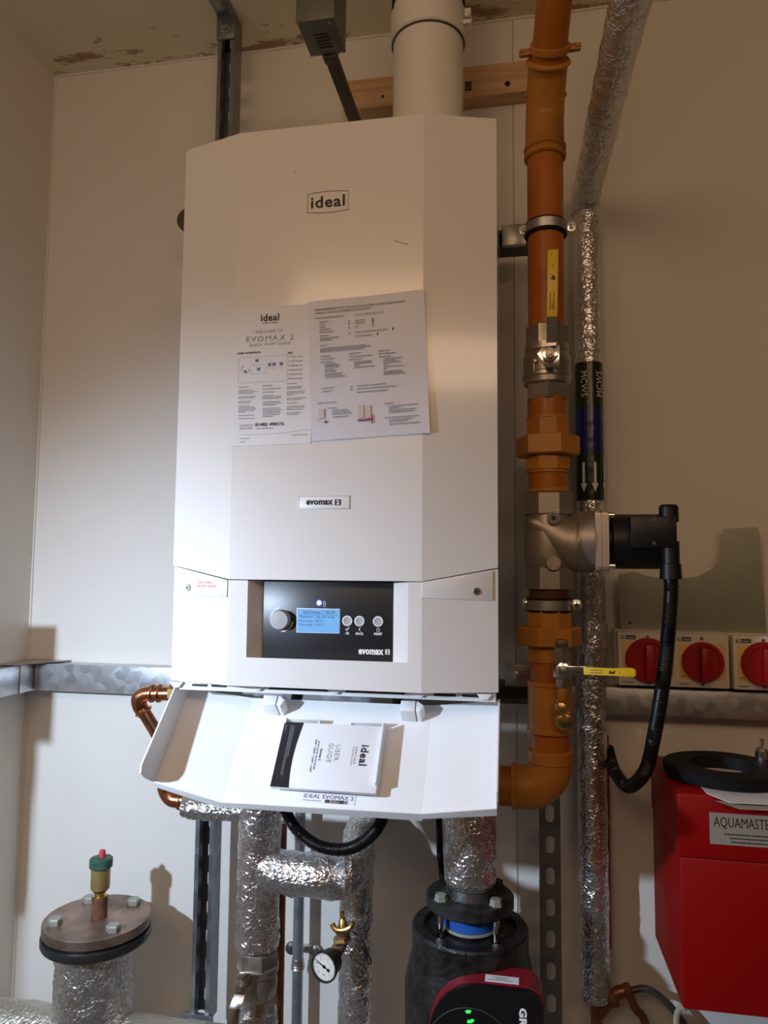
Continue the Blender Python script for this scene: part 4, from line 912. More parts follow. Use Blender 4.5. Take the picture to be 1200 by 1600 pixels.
ff = Frame(e1-Y_*.0054, d, Z_); b = nb(); ff.words(b, .006, .0015, .020, .001, .0004); ff.words(b, .006, -.0025, .020, .001, .0004); ff.poly(b, [(.034, -.003), (.036, .003), (.039, 0), (.044, .003), (.042, -.003), (.038, -.002)], .0004); ff.bar(b, .050, -.0015, .0006, .003, .0004); obj('sleeve_print', b, INK, sl, 0)
b = nb(); lathe(b, (XT, yT, zt(1096)), Z_, [(6*kT, 0), (8*kT, .006), (8*kT, .02), (6*kT, .024)], 20); obj('nipple', b, ORANGE2, tv)
b = nb(); lathe(b, at(876, 1107, yT), -Y_, [(.011, 0), (.012, .003), (.011, .008), (.006, .010)], 10, .2); obj('cap', b, BRASS, tv, 40)
b = nb(); p_ = at(882, 1126, yT); lathe(b, p_, -Y_, [(.015, 0), (.0165, .004), (.013, .007), (.010, .008)], 7, .3); obj('plug', b, BRASS, tv, 40)
b = nb(); lathe(b, p_+V((.003, -.008, -.004)), -Y_, [(.006, 0), (.0055, .004), (.002, .004)], 12); obj('plug_hole', b, DARKM, tv)
b = nb(); tube(b, smooth_path([at(872, 1092, yT-.01), at(872, 1108, yT-.013), at(880, 1118, yT-.012), at(890, 1112, yT-.01)], .003), .0016, 8); obj('chain', b, BRASS, tv)

# ------------------------------------------------------------------ foil pipe with identification tape, right of the gas pipe
yS = -.058; kS = mpp(920, 900, yS); XS = at(921, 700, yS).x; rS = 20.5*kS
def zs_(py): return at(920, py, yS).z
fp = thing('lagged_pipe', 'long vertical foil lagged water pipe with green and blue tape right of the gas pipe', 'pipe', (XS, yS, zs_(1560)), 'foil lagged pipes')
b = nb(); tube(b, line_path([(XS, yS, zs_(1000)), (XS, yS, zs_(300))], .006), rS, 40, .0010, 55); obj('lagging', b, FOIL, fp, 60)
b = nb(); XS2 = at(926, 1250, yS).x
tube(b, line_path([(XS2, yS, zs_(1558)), (XS2, yS, zs_(1060)), (XS2+.003, yS-.008, zs_(1010)), (XS+.001, yS+.001, zs_(975))], .006), lambda d, t: rS*1.08 if d < t*.93 else rS*1.15, 40, .0016, 50); obj('lagging', b, FOIL, fp, 60)
b = nb(); p0 = V((XS-.002, yS, zs_(312))); p1 = at(985, 0, -.61); p1 = p0+(p1-p0)*1.35
pth = line_path([p0, p1], .006); tube(b, pth, rS*1.10, 40, .0022, 40); obj('lagging', b, FOIL2, fp, 60)
b = nb(); tube(b, line_path([p0-Z_*.03, p0+Z_*.01, p0.lerp(p1, .06)], .005), rS*1.12, 32, .004, 60); obj('tape_joint', b, FOIL2, fp, 60)
for y0, y1, m_, nm in ((570, 640, TAPEG, 'green_tape'), (640, 712, TAPEB, 'blue_tape'), (712, 783, TAPEG, 'green_tape')):
    b = nb(); tube(b, line_path([(XS, yS, zs_(y1)), (XS, yS, zs_(y0))], .004), rS+.0016, 40, .0004, 90); tp = obj(nm, b, m_, fp, 60)
    def cylmap(ang, z, r=rS+.0034): return V((XS+r*math.sin(ang), yS-r*math.cos(ang), z))
    if y0 == 570:
        b = nb(); zt1, zt0 = zs_(585), zs_(624)
        text(b, 'MCWS', lambda u_, v_: cylmap(-.62+.42*v_, zt1-(zt1-zt0)*u_), 0, 1.08)
        text(b, 'MCWS', lambda u_, v_: cylmap(.95-.50*v_, zt0+(zt1-zt0)*u_), 0, 1.08); obj('lettering', b, WINK, tp, 0)
    if y0 == 712:
        b = nb()
        for a0 in (-.50, .27, 1.15):
            for (u0_, u1_, za, zb2, zc, zd) in ((-.09, .09, zs_(725), zs_(725), zs_(758), zs_(758)),):
                b.faces.new([b.verts.new(cylmap(a0+u_, z_)) for u_, z_ in ((-.09, zs_(725)), (.09, zs_(725)), (.09, zs_(758)), (.24, zs_(757)), (0, zs_(771)), (-.24, zs_(757)), (-.09, zs_(758)))])
        obj('flow_arrow', b, WINK, tp, 0)
rp = thing('red_pipe', 'thin red painted pipe standing behind the foil pipe beside the tank', 'pipe', (at(944, 1300, -.03).x, -.03, .8))
xx = at(944, 1300, -.03).x; b = nb(); cyl(b, (xx, -.03, at(949, 1480, -.03).z), (xx, -.03, at(949, 1150, -.03).z), .012, n=20); obj('pipe', b, REDP, rp)
# pipework under it
dp = thing('drain_pipework', 'tarnished copper pipe and tee below the right foil pipe', 'pipe', at(925, 1600, yS))
b = nb(); tube(b, line_path([(XS2+.002, yS, zs_(1550)), (XS2+.002, yS, zs_(1680))], .02), .0115, 20); obj('pipe', b, DCOPPER, dp)
b = nb(); tube(b, smooth_path([V((XS2, yS, zs_(1588))), at(945, 1572, yS), at(965, 1552, yS), at(985, 1548, yS)], .006), .013, 20, .001, 80); obj('elbow', b, DCOPPER, dp)
for p_ in ((958, 1558), (982, 1549)):
    b = nb(); q = at(*p_, yS); lathe(b, q-V((.006, 0, .004)), V((1, 0, .45)), [(.014, 0), (.017, .003), (.017, .010), (.014, .014)], 20); obj('nut', b, RUST2, dp)
b = nb(); tube(b, smooth_path([at(985, 1548, yS), at(1010, 1545, yS), at(1035, 1560, yS), at(1062, 1590, yS), at(1080, 1620, yS)], .006), .0068, 16); obj('hose', b, DARKM, dp)
b = nb(); tube(b, smooth_path([at(984, 1555, yS-.01), at(992, 1575, yS-.01), at(1005, 1590, yS-.01), at(1012, 1620, yS-.01)], .006), .008, 16); obj('hose', b, RUST2, dp)
b = nb(); tube(b, smooth_path([at(1058, 1640, -.2), at(1057, 1590, -.2), at(1064, 1575, -.21), at(1072, 1574, -.22)], .006), .0055, 12)
obj('clear_hose', b, mat('clear_tube', (.45, .38, .28), .2), None, 60, label='pale bent tube rising beneath the red tank at its lower left corner', cat='hose')

# ------------------------------------------------------------------ cable trunking
zt0, zt1 = at(180, 1083, -.05).z, at(180, 1041, -.05).z
def trunk_run(label, x0, x1, z0, z1, dpt=.05):
    t = thing('cable_trunking', label, 'trunking', ((x0+x1)/2, -.025, z0), 'galvanised trunking runs')
    b = nb(); box(b, x0, x1, -dpt, -.001, z0, z1, .0012); obj('channel', b, GALV, t)
    b = nb(); box(b, x0+.0015, x1-.0015, -dpt-.0018, -dpt, z0-.001, z1+.001, .0006); obj('lid', b, GALV, t)
    return t
trunk_run('galvanised cable trunking on the back wall left of the boiler', XL+.055, -.13, zt0, zt1)
za, zb3 = at(1000, 1115, -.05).z, at(1000, 1075, -.05).z
tr_ = trunk_run('galvanised cable trunking on the back wall under the red rotary switches', at(786, 1090, -.05).x, .75, at(1050, 1119, -.05).z, at(1050, 1078, -.05).z)
t = thing('cable_trunking', 'galvanised cable trunking running along the left side wall', 'trunking', (XL+.025, -1.0, zt0), 'galvanised trunking runs')
b = nb(); box(b, XL+.001, XL+.05, -.378, -.100, zt0, zt1, .0012); obj('channel', b, GALV, t); b = nb(); box(b, XL+.001, XL+.05, -1.9, -.553, zt0, zt1, .0012); obj('channel', b, GALV, t)
b = nb(); box(b, XL+.05, XL+.0518, -.377, -.10, zt0-.001, zt1+.001, .0006); obj('lid', b, GALV, t)
b = nb(); box(b, XL+.001, XL+.054, -.099, -.0005, zt0-.0015, zt1+.0015, .001); cr = obj('corner_piece', b, GALV, t)
b = nb(); prism(b, [(XL+.002, -.12, zt1+.002), (XL+.058, -.11, zt1+.002), (XL+.10, -.056, zt1+.004), (XL+.12, -.004, zt1+.003), (XL+.002, -.002, zt1+.003)], (0, 0, .0015)); obj('corner_lid', b, STEEL, t)

jb_ = thing('unseen_box', 'unseen galvanised box on the left side wall trunking, added to cast the corner shadow', 'unseen box', (XL+.04, -.45, 1.26))  # unseen box and drop, added to cast the stepped shadow in the corner
obj('body', box(nb(), XL+.001, XL+.070, -.55, -.38, 1.262, 1.412, .002), GALV, jb_)
obj('lid', box(nb(), XL+.070, XL+.073, -.552, -.378, 1.260, 1.414, .001), GALV, jb_)
obj('shadow_drop', box(nb(), XL+.001, XL+.042, -.50, -.43, .98, 1.262, .002), GALV, jb_)

# ------------------------------------------------------------------ rotary isolator switches
yI = -.075
sw_specs = (('leftmost', 966, 1052, 988, 1072), ('middle', 1055, 1133, 991, 1075), ('rightmost', 1146, 1236, 994, 1079))
for idx, (nm, x0, x1, y0, y1) in enumerate(sw_specs):
    a = at(x0, (y0+y1)/2, yI); X0 = a.x; k = mpp(x0, y0, yI); W = 88*k if idx != 1 else 79*k; zT, zB_ = at((x0+x1)/2, y0, yI).z, at((x0+x1)/2, y1, yI).z
    lbl = {'leftmost': 'red rotary switch leftmost of three on the trunking, partly behind the black conduit', 'middle': 'red rotary switch in the middle of three, just right of the hanging conduit', 'rightmost': 'red rotary switch rightmost of the three, cut by the photo edge'}[nm]
    t = thing('rotary_switch', lbl, 'switch', (X0+W/2, -.04, zB_), 'red rotary isolator switches')
    obj('base', box(nb(), X0-.003, X0+W+.002, -.045, -.001, zB_-.002, zT+.002, .002), SWB, t); obj('cover', box(nb(), X0, X0+W, yI, -.045, zB_, zT, .0025), SWB, t)
    H = zT-zB_; f_ = Frame((X0, yI, zB_), X_, Z_)
    b = nb(); f_.box(b, W*.07, H*.16, W*.86, H*.66, -.0005, .0012, .0004); pl = obj('yellow_plate', b, SWY, t)
    cx_, cz_ = X0+W*.50, zB_+H*.49; rk = W*.385
    b = nb(); lathe(b, (cx_, yI-.001, cz_), -Y_, [(rk, 0), (rk, .010), (rk*.94, .013), (rk*.80, .013), (rk*.78, .009), (.0001, .009)], 48); kn = obj('knob', b, REDK, t)
    b = nb(); obox(b, (cx_, yI-.020, cz_-rk*.10), X_, Y_, Z_, rk*.36, .022, rk*1.65, .003); obj('knob_grip', b, REDK, kn)
    b = nb(); q = V((cx_+rk*.05, yI-.031, cz_-rk*.05)); cyl(b, q, q-Y_*.0006, .0012, n=10); obj('grip_screw', b, CHROME, kn)
    b = nb(); f_.bar(b, W*.05, H*.865, W*.25, H*.075, .0004); lg = obj('maker_label', b, INK, t, 0)
    b = nb(); f_.txt(b, 'TD', W*.055, H*.875, W*.09, H*.055, .0007, .05); f_.txt(b, 'switch', W*.16, H*.88, W*.12, H*.045, .0007); obj('lettering', b, WINK, lg, 0)
    b = nb(); f_.txt(b, 'TDRISHP', W*.06, H*.05, W*.20, H*.03, .0004, .02); f_.poly(b, [(W*.12, H*.60), (W*.15, H*.66), (W*.13, H*.60), (W*.135, H*.52)], .0016); f_.bar(b, W*.11, H*.21, W*.08, H*.012, .0016); obj('print', b, INK, t, 0)
    for sx_, sz_ in ((.5, .92), (.5, .065)):
        q = f_.p(W*sx_, H*sz_, 0); b = nb(); cyl(b, q, q-Y_*.0012, .0035, n=16); sc = obj('cover_screw', b, BRASS, t)
        b = nb(); obox(b, q-Y_*.0014, V((1, 0, .5)).normalized(), Y_, V((-.5, 0, 1)).normalized(), .005, .0004, .0008); obj('screw_slot', b, DARKM, sc)

# ------------------------------------------------------------------ galvanised plate leaning above the switches
yp = -.03; P = [(966, 897), (990, 893), (1020, 902), (1055, 905), (1090, 901), (1115, 888), (1127, 870), (1130, 850), (1130, 826), (1182, 824), (1187, 832), (1198, 990), (973, 984), (970, 978)]
pts = [at(x, y, yp) for x, y in P]
pt = thing('metal_plate', 'galvanised sheet metal offcut with curved notch standing above the rotary switches', 'metal plate', (pts[-1].x+.1, yp, min(p.z for p in pts)))
b = nb(); prism(b, pts, (0, .0015, 0)); obj('sheet', b, GALV2, pt, 0)
q = at(984, 973, yp); b = nb(); cyl(b, q+Y_*.001, q-Y_*.0003, .0028, n=16); obj('hole', b, BLACK, pt)

# ------------------------------------------------------------------ red tank
XT0 = .248; yTf, yTb = -.35, -.10
tk = thing('red_tank', 'bright red moulded tank with grey name label at the right edge', 'tank', (.5, -.22, .80))
zTt = at(1060, 1238, yTf).z; zTb = at(1066, 1578, yTf).z; zTm = at(1021, 1465, yTb).z; zCr = at(1062, 1338, yTf).z; zbt = at(1020, 1222, yTb).z
b = nb(); prism(b, [(XT0, yTf, zCr), (XT0, yTf, zTb), (XT0, yTb, zTm), (XT0, yTb, zCr)], (.52, 0, 0), .006); obj('body', b, TANK, tk, 40)
b = nb(); prism(b, [(XT0-.002, yTf-.004, zTt), (XT0-.002, yTf-.004, zCr), (XT0-.002, yTb, zCr), (XT0-.002, yTb, max(zTt, zbt-.01))], (.53, 0, 0), .004); obj('lid', b, TANK, tk, 40)
yl_ = yTf-.005; a, c = at(1108, 1269, yl_), at(1108, 1318, yl_); lf = Frame((a.x, yl_, c.z), X_, Z_); hL = a.z-c.z
b = nb(); lf.box(b, 0, 0, .155, hL, 0, .0008); lb = obj('name_label', b, LABELG, tk, 0)
b = nb(); lf.txt(b, 'AQUAMASTER', .006, hL*.50, .092, hL*.38, .0012, 0, 1.0); obj('lettering', b, INK, lb, 0)
b = nb(); lf.words(b, .022, hL*.32, .09, .0022, .0012); lf.words(b, .030, hL*.20, .07, .0022, .0012); lf.words(b, .032, hL*.08, .065, .0022, .0012); obj('small_print', b, DARKM, lb, 0, kind='stuff')
ztk = zTt
b = nb(); cR = V((.345, -.245, ztk+.003)); ring(b, cR, Z_, .056, .098, 0, .022, 64, .005)
for k in range(5): ring(b, cR, Z_, .095, .0995, .002+k*.004, .0045+k*.004, 64, .001)
obj('cable_coil', b, RUBBER, None, label='black ring of coiled tape lying on top of the red tank', cat='coil')
b = nb(); prism(b, [(.292, -.352, ztk+.001), (.318, -.385, ztk-.002), (.50, -.38, ztk-.001), (.52, -.24, ztk+.002), (.29, -.17, ztk+.002)], (0, 0, .001)); obj('paper_sheet', b, PAPER, None, 0, label='white sheet of paper under the black ring on the red tank', cat='paper')
b = nb(); prism(b, [(.300, -.371, ztk-.004), (.335, -.374, ztk-.014), (.52, -.372, ztk-.012), (.52, -.367, ztk-.003)], (0, .001, 0)); obj('cardboard', b, mat('brown_card', (.33, .24, .18), .7), None, 0, label='brown card edge hanging over the front of the red tank', cat='card')
q = at(1192, 1215, -.2); sf = thing('tank_fitting', 'small brass and steel fitting on the red tank beside the black ring', 'fitting', q)
q.z = ztk+.003
b = nb(); lathe(b, q, Z_, [(.008, 0), (.008, .02), (.012, .021), (.012, .038), (.009, .043), (.003, .046), (.003, .053)], 20); obj('body', b, CHROME, sf)
b = nb(); cyl(b, q+Z_*.052, q+Z_*.058, .0035, n=12); obj('tip', b, RUST2, sf)

# ------------------------------------------------------------------ copper pipe left of the boiler
cpz = at(225, 1085, -.25); cu = thing('copper_pipe', 'copper pipe with elbows curling from the boiler left side behind the flap', 'copper pipe', at(240, 1250, -.25))
yc = -.25; kc = mpp(230, 1085, yc); rc = 11*kc
b = nb(); cyl(b, at(330, 1083, yc), at(228, 1084, yc), rc, n=24); obj('pipe', b, COPPER, cu)
b = nb(); e = smooth_path([at(240, 1083, yc), at(226, 1085, yc), at(217, 1092, yc+.0), at(219, 1104, yc+.005), at(226, 1114, yc+.01)], .003); tube(b, e, rc*1.06, 24); obj('elbow', b, COPPER, cu)
for x in (238, 249):
    b = nb(); q = at(x, 1083.5, yc); ring(b, q, X_, rc*.9, rc*1.28, -.0035, .0035, 28, .0018); obj('press_ring', b, COPPER, cu)
b = nb(); q0, q1 = at(222, 1107, yc+.006), at(277, 1200, yc+.03); d = (q1-q0).normalized(); ring(b, q0, d, rc*.9, rc*1.3, .002, .010, 28, .003); obj('press_ring', b, COPPER, cu)
b = nb(); cyl(b, q0, q1, rc*.92, n=24); obj('pipe', b, COPPER, cu)
b = nb(); tube(b, smooth_path([at(258, 1205, yc), at(258, 1232, yc), at(268, 1248, yc), at(288, 1251, yc)], .004), rc*1.05, 24); obj('elbow', b, COPPER, cu)
b = nb(); q = at(282, 1251, yc); ring(b, q, X_, rc*.9, rc*1.25, -.004, .004, 28, .002); obj('press_ring', b, COPPER, cu)
b = nb(); hexa(b, at(266, 1082, yc), at(284, 1082, yc), rc*1.25); obj('brass_nut', b, BRASS, cu, 20)

# ------------------------------------------------------------------ foil manifold under the boiler (its conduit stops below the trunking)
ym = -.30; km = mpp(405, 1380, ym); XM = at(405, 1380, ym).x; rM = 33*km
def zm(py): return at(405, py, ym).z
mf = thing('lagged_manifold', 'crinkled foil lagged pipe dropping under the boiler with a branch to the right', 'pipe', (XM, ym, zm(1475)), 'foil lagged pipes')
b = nb(); tube(b, line_path([(XM-.002, ym, zm(1475)), (XM, ym, zm(1212))], .005), lambda d, t: rM*(1.02 if d > .02 else 1.06), 48, .0022, 42); obj('lagging', b, FOIL, mf, 60)
b = nb(); tube(b, line_path([at(287, 1262, ym), at(300, 1262, ym), at(385, 1266, ym)], .005), lambda d, t: .0215 if d > .006 else .017, 32, .003, 60); obj('side_branch', b, FOIL2, mf, 60)
b = nb(); yb2 = -.23
tube(b, smooth_path([at(410, 1352, ym), at(440, 1362, ym-.01), at(500, 1368, ym-.01), at(524, 1371, ym), at(545, 1363, ym+.03), at(556, 1345, ym+.09), at(562, 1330, ym+.14)], .005), lambda d, t: .0385 if d < t*.6 else .034, 40, .0026, 45); obj('branch', b, FOIL2, mf, 60)
b = nb(); tube(b, line_path([at(541, 1360, ym-.01)+V((-.006, -.0, 0)), at(541, 1360, ym-.01)+V((.006, .004, 0))], .004), .0405, 40, .003, 60); obj('tape_joint', b, FOIL2, mf, 60)
xv = at(556, 1450, -.16).x; vp = thing('lagged_pipe', 'foil lagged pipe behind the pressure gauge', 'pipe', (xv, -.16, at(556, 1600, -.16).z), 'foil lagged pipes')
b = nb(); tube(b, smooth_path([V((xv-.004, -.16, at(556, 1690, -.16).z)), V((xv, -.16, at(556, 1560, -.16).z)), V((xv, -.16, at(556, 1450, -.16).z)), V((xv+.001, -.16, at(556, 1350, -.16).z)), V((xv+.001, -.15, at(556, 1318, -.16).z)), V((xv+.001, -.10, at(556, 1305, -.16).z)), V((xv+.001, -.002, at(556, 1303, -.16).z))], .005), .033, 36, .0026, 45); obj('lagging', b, FOIL, vp, 60)

# isolating valve under the manifold
iv = thing('isolating_valve', 'nickel plated isolating valve with steel lever below the foil manifold', 'valve', (XM, ym, zm(1600)))
b = nb(); lathe(b, (XM, ym, zm(1484)), Z_, [(.031, 0), (.031, .02)], 32); obj('socket', b, STEEL, iv)
b = nb(); hexa(b, (XM+.001, ym, zm(1510)), (XM+.001, ym, zm(1483)), .0375, 6, math.pi/6, .05); obj('hex_end', b, NICKEL, iv, 20)
b = nb(); lathe(b, (XM+.001, ym, zm(1560)), Z_, [(.026, 0), (.033, .010), (.0365, .030), (.034, .045), (.038, .050), (.038, .060), (.034, .062)], 40); obj('valve_body', b, NICKEL, iv)
b = nb(); hexa(b, (XM+.003, ym, zm(1586)), (XM+.003, ym, zm(1556)), .030, 8, .2, .05); obj('hex_end', b, NICKEL, iv, 20)
b = nb(); tube(b, line_path([(XM, ym, zm(1660)), (XM, ym, zm(1576))], .005), .038, 32, .004, 60); obj('lagging', b, FOIL2, iv, 60)
st_ = V((at(378, 1540, ym-.05).x, ym-.05, at(378, 1540, ym-.05).z))
b = nb(); cyl(b, (XM-.008, ym-.02, st_.z), st_, .010, n=20); obj('stem', b, NICKEL, iv)
b = nb(); lathe(b, st_, V((-.15, -1, 0)), [(.011, 0), (.011, .006), (.006, .007), (.006, .011)], 6); obj('stem_nut', b, CHROME, iv)
b = nb(); pp = [st_+V((.006, -.001, .022)), st_+V((-.001, -.003, .010)), st_+V((-.001, -.006, -.012)), st_+V((-.006, -.018, -.030)), st_+V((-.010, -.020, -.085))]
for a, c in zip(pp, pp[1:]): d = (c-a).normalized(); obox(b, (a+c)/2, X_, d.cross(X_).normalized(), d, .021, .0035, (c-a).length+.003, .001)
obj('lever', b, CHROME, iv)
xcp = at(430, 1520, -.22).x; b = nb(); cyl(b, (xcp, -.20, at(436, 1640, -.22).z), (xcp, -.20, at(436, 1290, -.22).z), .0115, n=20)
obj('copper_riser', b, DCOPPER, None, label='dull red brown copper riser behind the isolating valve', cat='copper pipe')
# grey steel conduit
xg = at(465, 1400, -.06).x; gc = thing('steel_conduit', 'slim galvanised conduit running up the wall between the foil pipes', 'conduit', (xg, -.05, .5)); b = nb(); cyl(b, (xg, -.05, .5), (xg, -.05, zt0-.004), .0115, n=24); obj('tube', b, galv_mat('conduit_zinc', (.42, .46, .52), .35, 20), gc)
zc = at(465, 1505, -.05).z; b = nb(); lathe(b, (xg, -.05, zc-.012), Z_, [(.0135, 0), (.015, .003), (.0135, .006), (.015, .009), (.0135, .012), (.0135, .022)], 24); obj('coupler', b, STEEL, gc)
for s in (-1, 1):
    b = nb(); c = V((xg+s*.026, -.012, zc+.012)); lathe(b, c, -Y_, [(.013, 0), (.013, .006), (.009, .009), (.004, .010)], 20); obj('saddle_lug', b, STEEL if s > 0 else DARKM, gc)
b = nb(); box(b, xg-.03, xg+.03, -.014, -.001, zc+.006, zc+.018, .001); obj('saddle_base', b, STEEL, gc)

# pressure gauge on a small valve
yq = -.24; pg = thing('pressure_gauge', 'round white faced pressure gauge hanging left of the foil pipe', 'gauge', at(507, 1512, yq-.04))
gc_ = at(507, 1510, yq-.045); gn = V((-.30, -.93, .02)).normalized(); kq = mpp(507, 1510, yq-.045); rq = 21.5*kq
b = nb(); lathe(b, gc_-gn*.030, gn, [(rq*.75, 0), (rq*.86, .004), (rq*.9, .024), (rq*1.06, .026), (rq*1.10, .030), (rq*1.08, .034), (rq*.97, .034), (rq*.95, .029), (.0001, .029)], 48); obj('case', b, IRON, pg)
b = nb(); cyl(b, gc_-gn*.001, gc_+gn*.0005, rq*.95, n=48); obj('dial_face', b, GAUGEF, pg)
gx = Z_.cross(gn).normalized(); gy = gn.cross(gx).normalized()
if gx.x < 0: gx = -gx
GF = Frame(gc_+gn*.0005, gx, gy); GF.n = gn
b = nb()
for k_ in range(41):
    a_ = rad(225-270*k_/40); r0_, r1_ = rq*.78, rq*(.86 if k_ % 5 else .90); dd = .0002 if k_ % 5 else .0004
    px_, py_ = math.cos(a_), math.sin(a_); GF.poly(b, [(r0_*px_-dd*py_, r0_*py_+dd*px_), (r1_*px_-dd*py_, r1_*py_+dd*px_), (r1_*px_+dd*py_, r1_*py_-dd*px_), (r0_*px_+dd*py_, r0_*py_-dd*px_)], .0004)
for k_, s_ in enumerate('012345'):
    a_ = rad(225-54*k_); GF.txt(b, s_, rq*.64*math.cos(a_)-.001, rq*.64*math.sin(a_)-.0013, .002, .0026, .0004)
GF.txt(b, 'bar', -.003, -rq*.62, .006, .0026, .0004); obj('scale_print', b, INK, pg, 0)
b = nb(); GF.arc(b, 0, 0, rq*.52, -45, 225, .0004, .0004, 30); obj('inner_scale', b, PINKI, pg, 0)
b = nb(); GF.poly(b, [(-rq*.80, rq*.32), (rq*.05, -rq*.10), (rq*.10, .0), (-rq*.78, rq*.36)], .0012); GF.poly(b, [(0, .0012), (rq*.35, -rq*.12), (rq*.35, -rq*.22), (0, -.0012)], .0012); obj('needle', b, BLACK, pg, 0)
for q_, r_ in (((0, 0), .0028), ((rq*.36, -rq*.16), .0026)):
    b = nb(); p_ = GF.p(*q_, .0005); cyl(b, p_, p_+gn*.0015, r_, n=18); obj('needle_hub', b, BLACK, pg)
b = nb(); tube(b, smooth_path([gc_-gn*.03, at(525, 1488, yq), at(535, 1470, yq), at(537, 1455, yq)], .004), .0125, 20, .001, 70); obj('elbow', b, RUST2, pg, 60)
b = nb(); lathe(b, at(537, 1460, yq), V((-.1, 0, 1)), [(.010, 0), (.015, .003), (.015, .012), (.010, .014), (.007, .026), (.004, .030), (.004, .044)], 16); obj('cock_body', b, BRASS, pg)
b = nb(); tube(b, smooth_path([at(519, 1443, yq-.015), at(524, 1452, yq-.017), at(535, 1454, yq-.018), at(547, 1450, yq-.017), at(552, 1441, yq-.015)], .003), .0052, 12); obj('wing_handle', b, BRASS, pg)
b = nb(); lathe(b, at(535, 1470, yq)-V((0, 0, .002)), V((-.2, 0, 1)), [(.016, 0), (.018, .004), (.016, .010)], 6); obj('nut', b, BRASS, pg, 20)
b = nb(); tube(b, smooth_path([at(552, 1456, yq), at(565, 1468, yq-.01), at(573, 1488, yq-.012), at(580, 1503, yq-.012), at(576, 1507, yq-.012), at(574, 1498, yq-.012), at(566, 1478, yq-.012)], .003), .0014, 8)
obj('cable_tie', b, BLACK, None, 60, label='thin black tie looped on the foil pipe beside the pressure gauge', cat='cable tie')

# ------------------------------------------------------------------ pump
yu = -.24; ku = mpp(734, 1390, yu); XP = at(734, 1380, yu).x
def zu(py): return at(734, py, yu).z
pu = thing('lagged_pipe', 'foil lagged pipe entering the top of the black pump', 'pipe', (XP, yu, zu(1385)), 'foil lagged pipes')
b = nb(); tube(b, line_path([(XP, yu, zu(1384)), (XP, yu, zu(1225))], .005), lambda d, t: 41*ku*(1 if d > .012 else .86+.14*d/.012), 48, .0020, 40); obj('lagging', b, FOIL, pu, 60)
pm = thing('circulation_pump', 'black insulated circulation pump with red front and green light', 'pump', (XP, yu, .6))
b = nb(); R1 = 68*ku; z_ = zu(1395)
lathe(b, (XP, yu, z_), Z_, [(R1-.002, -.020), (R1, -.018), (R1, -.002), (R1-.003, 0), (R1*.62, .001), (R1*.56, .008), (R1*.50, .020)], 56); fg = obj('flange', b, IRON, pm)
for a_ in (40, 140, 220, 320):
    c = V((XP+R1*.80*math.cos(rad(a_)), yu+R1*.80*math.sin(rad(a_)), z_))
    b = nb(); lathe(b, c, Z_, [(.0125, 0), (.0125, .002), (.011, .0025), (.0105, .010), (.009, .011)], 6, .3); obj('bolt', b, IRON if a_ < 180 else GREYBOLT, fg)
    b = nb(); cyl(b, c-Z_*.02, c-Z_*.075, .0062, n=16); lathe(b, c-Z_*.062, -Z_, [(.0085, 0), (.0085, .01)], 12); obj('stud', b, CHROME, pm)
b = nb(); cyl(b, (XP, yu, z_-.052), (XP, yu, z_-.018), .047, n=40); obj('blue_spacer', b, BLUE, pm)
b = nb(); ring(b, (XP, yu, z_-.058), Z_, .03, .050, 0, .005, 40, .001); obj('gasket', b, GREYBOLT, pm)
# insulation shell
zr_ = z_-.054; RS = 90*ku
b = nb(); lathe(b, (XP, yu, .60), Z_, [(RS*1.1, 0), (RS*1.12, zr_-.60-.10), (RS*1.03, zr_-.60-.06), (RS*1.0, zr_-.60-.045), (RS*1.0, zr_-.60-.004), (RS*.97, zr_-.60), (RS*.80, zr_-.60), (RS*.79, zr_-.60-.008), (RS*.3, zr_-.60-.008)], 64); obj('insulation_shell', b, SHELL, pm)
b = nb(); box(b, XP-.0012, XP+.0012, yu-RS*1.006, yu-RS*.98, zr_-.05, zr_-.002); obj('shell_seam', b, BLACK, pm)
# red and black head facing the room
yh0, yh1 = yu-RS*.70, yu-RS*1.30; ch = at(761, 1600, yh1); Zc = at(761, 1610, yh1).z-.06; kh = mpp(760, 1580, yh1)
Wd, Hd = 176*kh, .235; zc_ = at(760, 1546, yh1).z-Hd/2+.004
hcx = at(758, 1590, yh1).x
def rr2(w_, h_, tl, tr):
    out = []
    for cx_, cy_, a0, r in ((w_/2-tr, h_/2-tr, 0, tr), (-w_/2+tl, h_/2-tl, 90, tl), (-w_/2+.03, -h_/2+.03, 180, .03), (w_/2-.03, -h_/2+.03, 270, .03)):
        for k in range(13): a = rad(a0+90*k/12); out.append((cx_+r*math.cos(a), cy_+r*math.sin(a)))
    return out
b = nb(); prism(b, [(hcx+x, yh1+.010, zc_+z) for x, z in rr2(Wd+.004, Hd+.004, .085, .028)], (0, yh0-yh1-.01, 0), .003); hd = obj('red_housing', b, REDH, pm, 40)
b = nb(); prism(b, [(hcx+x, yh1, zc_+z) for x, z in rr2(Wd, Hd, .083, .026)], (0, .0095, 0), .002); fc = obj('black_front', b, BLACK, pm, 40)
gl = at(735, 1650, yh1-.001); b = nb(); ring(b, (gl.x, yh1, gl.z), -Y_, 70*kh, 71.5*kh, 0, .001, 64, .0002); obj('front_ring', b, DARKM, fc)
q = at(733, 1588, yh1); LG = Frame((q.x, yh1, q.z), X_, Z_); b = nb(); LG.arc(b, 0, 0, .0055, 70, 130, .0045, .0008); LG.arc(b, 0, 0, .0055, 250, 330, .0045, .0008); obj('green_lamp', b, LEDG, fc, 0)
a = at(811, 1574, yh1); b = nb(); text(b, 'GRUNDFOS', lambda u_, v_: V((a.x+12*kh*v_, yh1-.0008, a.z-.113*u_)), .05, 1.05); obj('lettering', b, WINK, fc, 0)
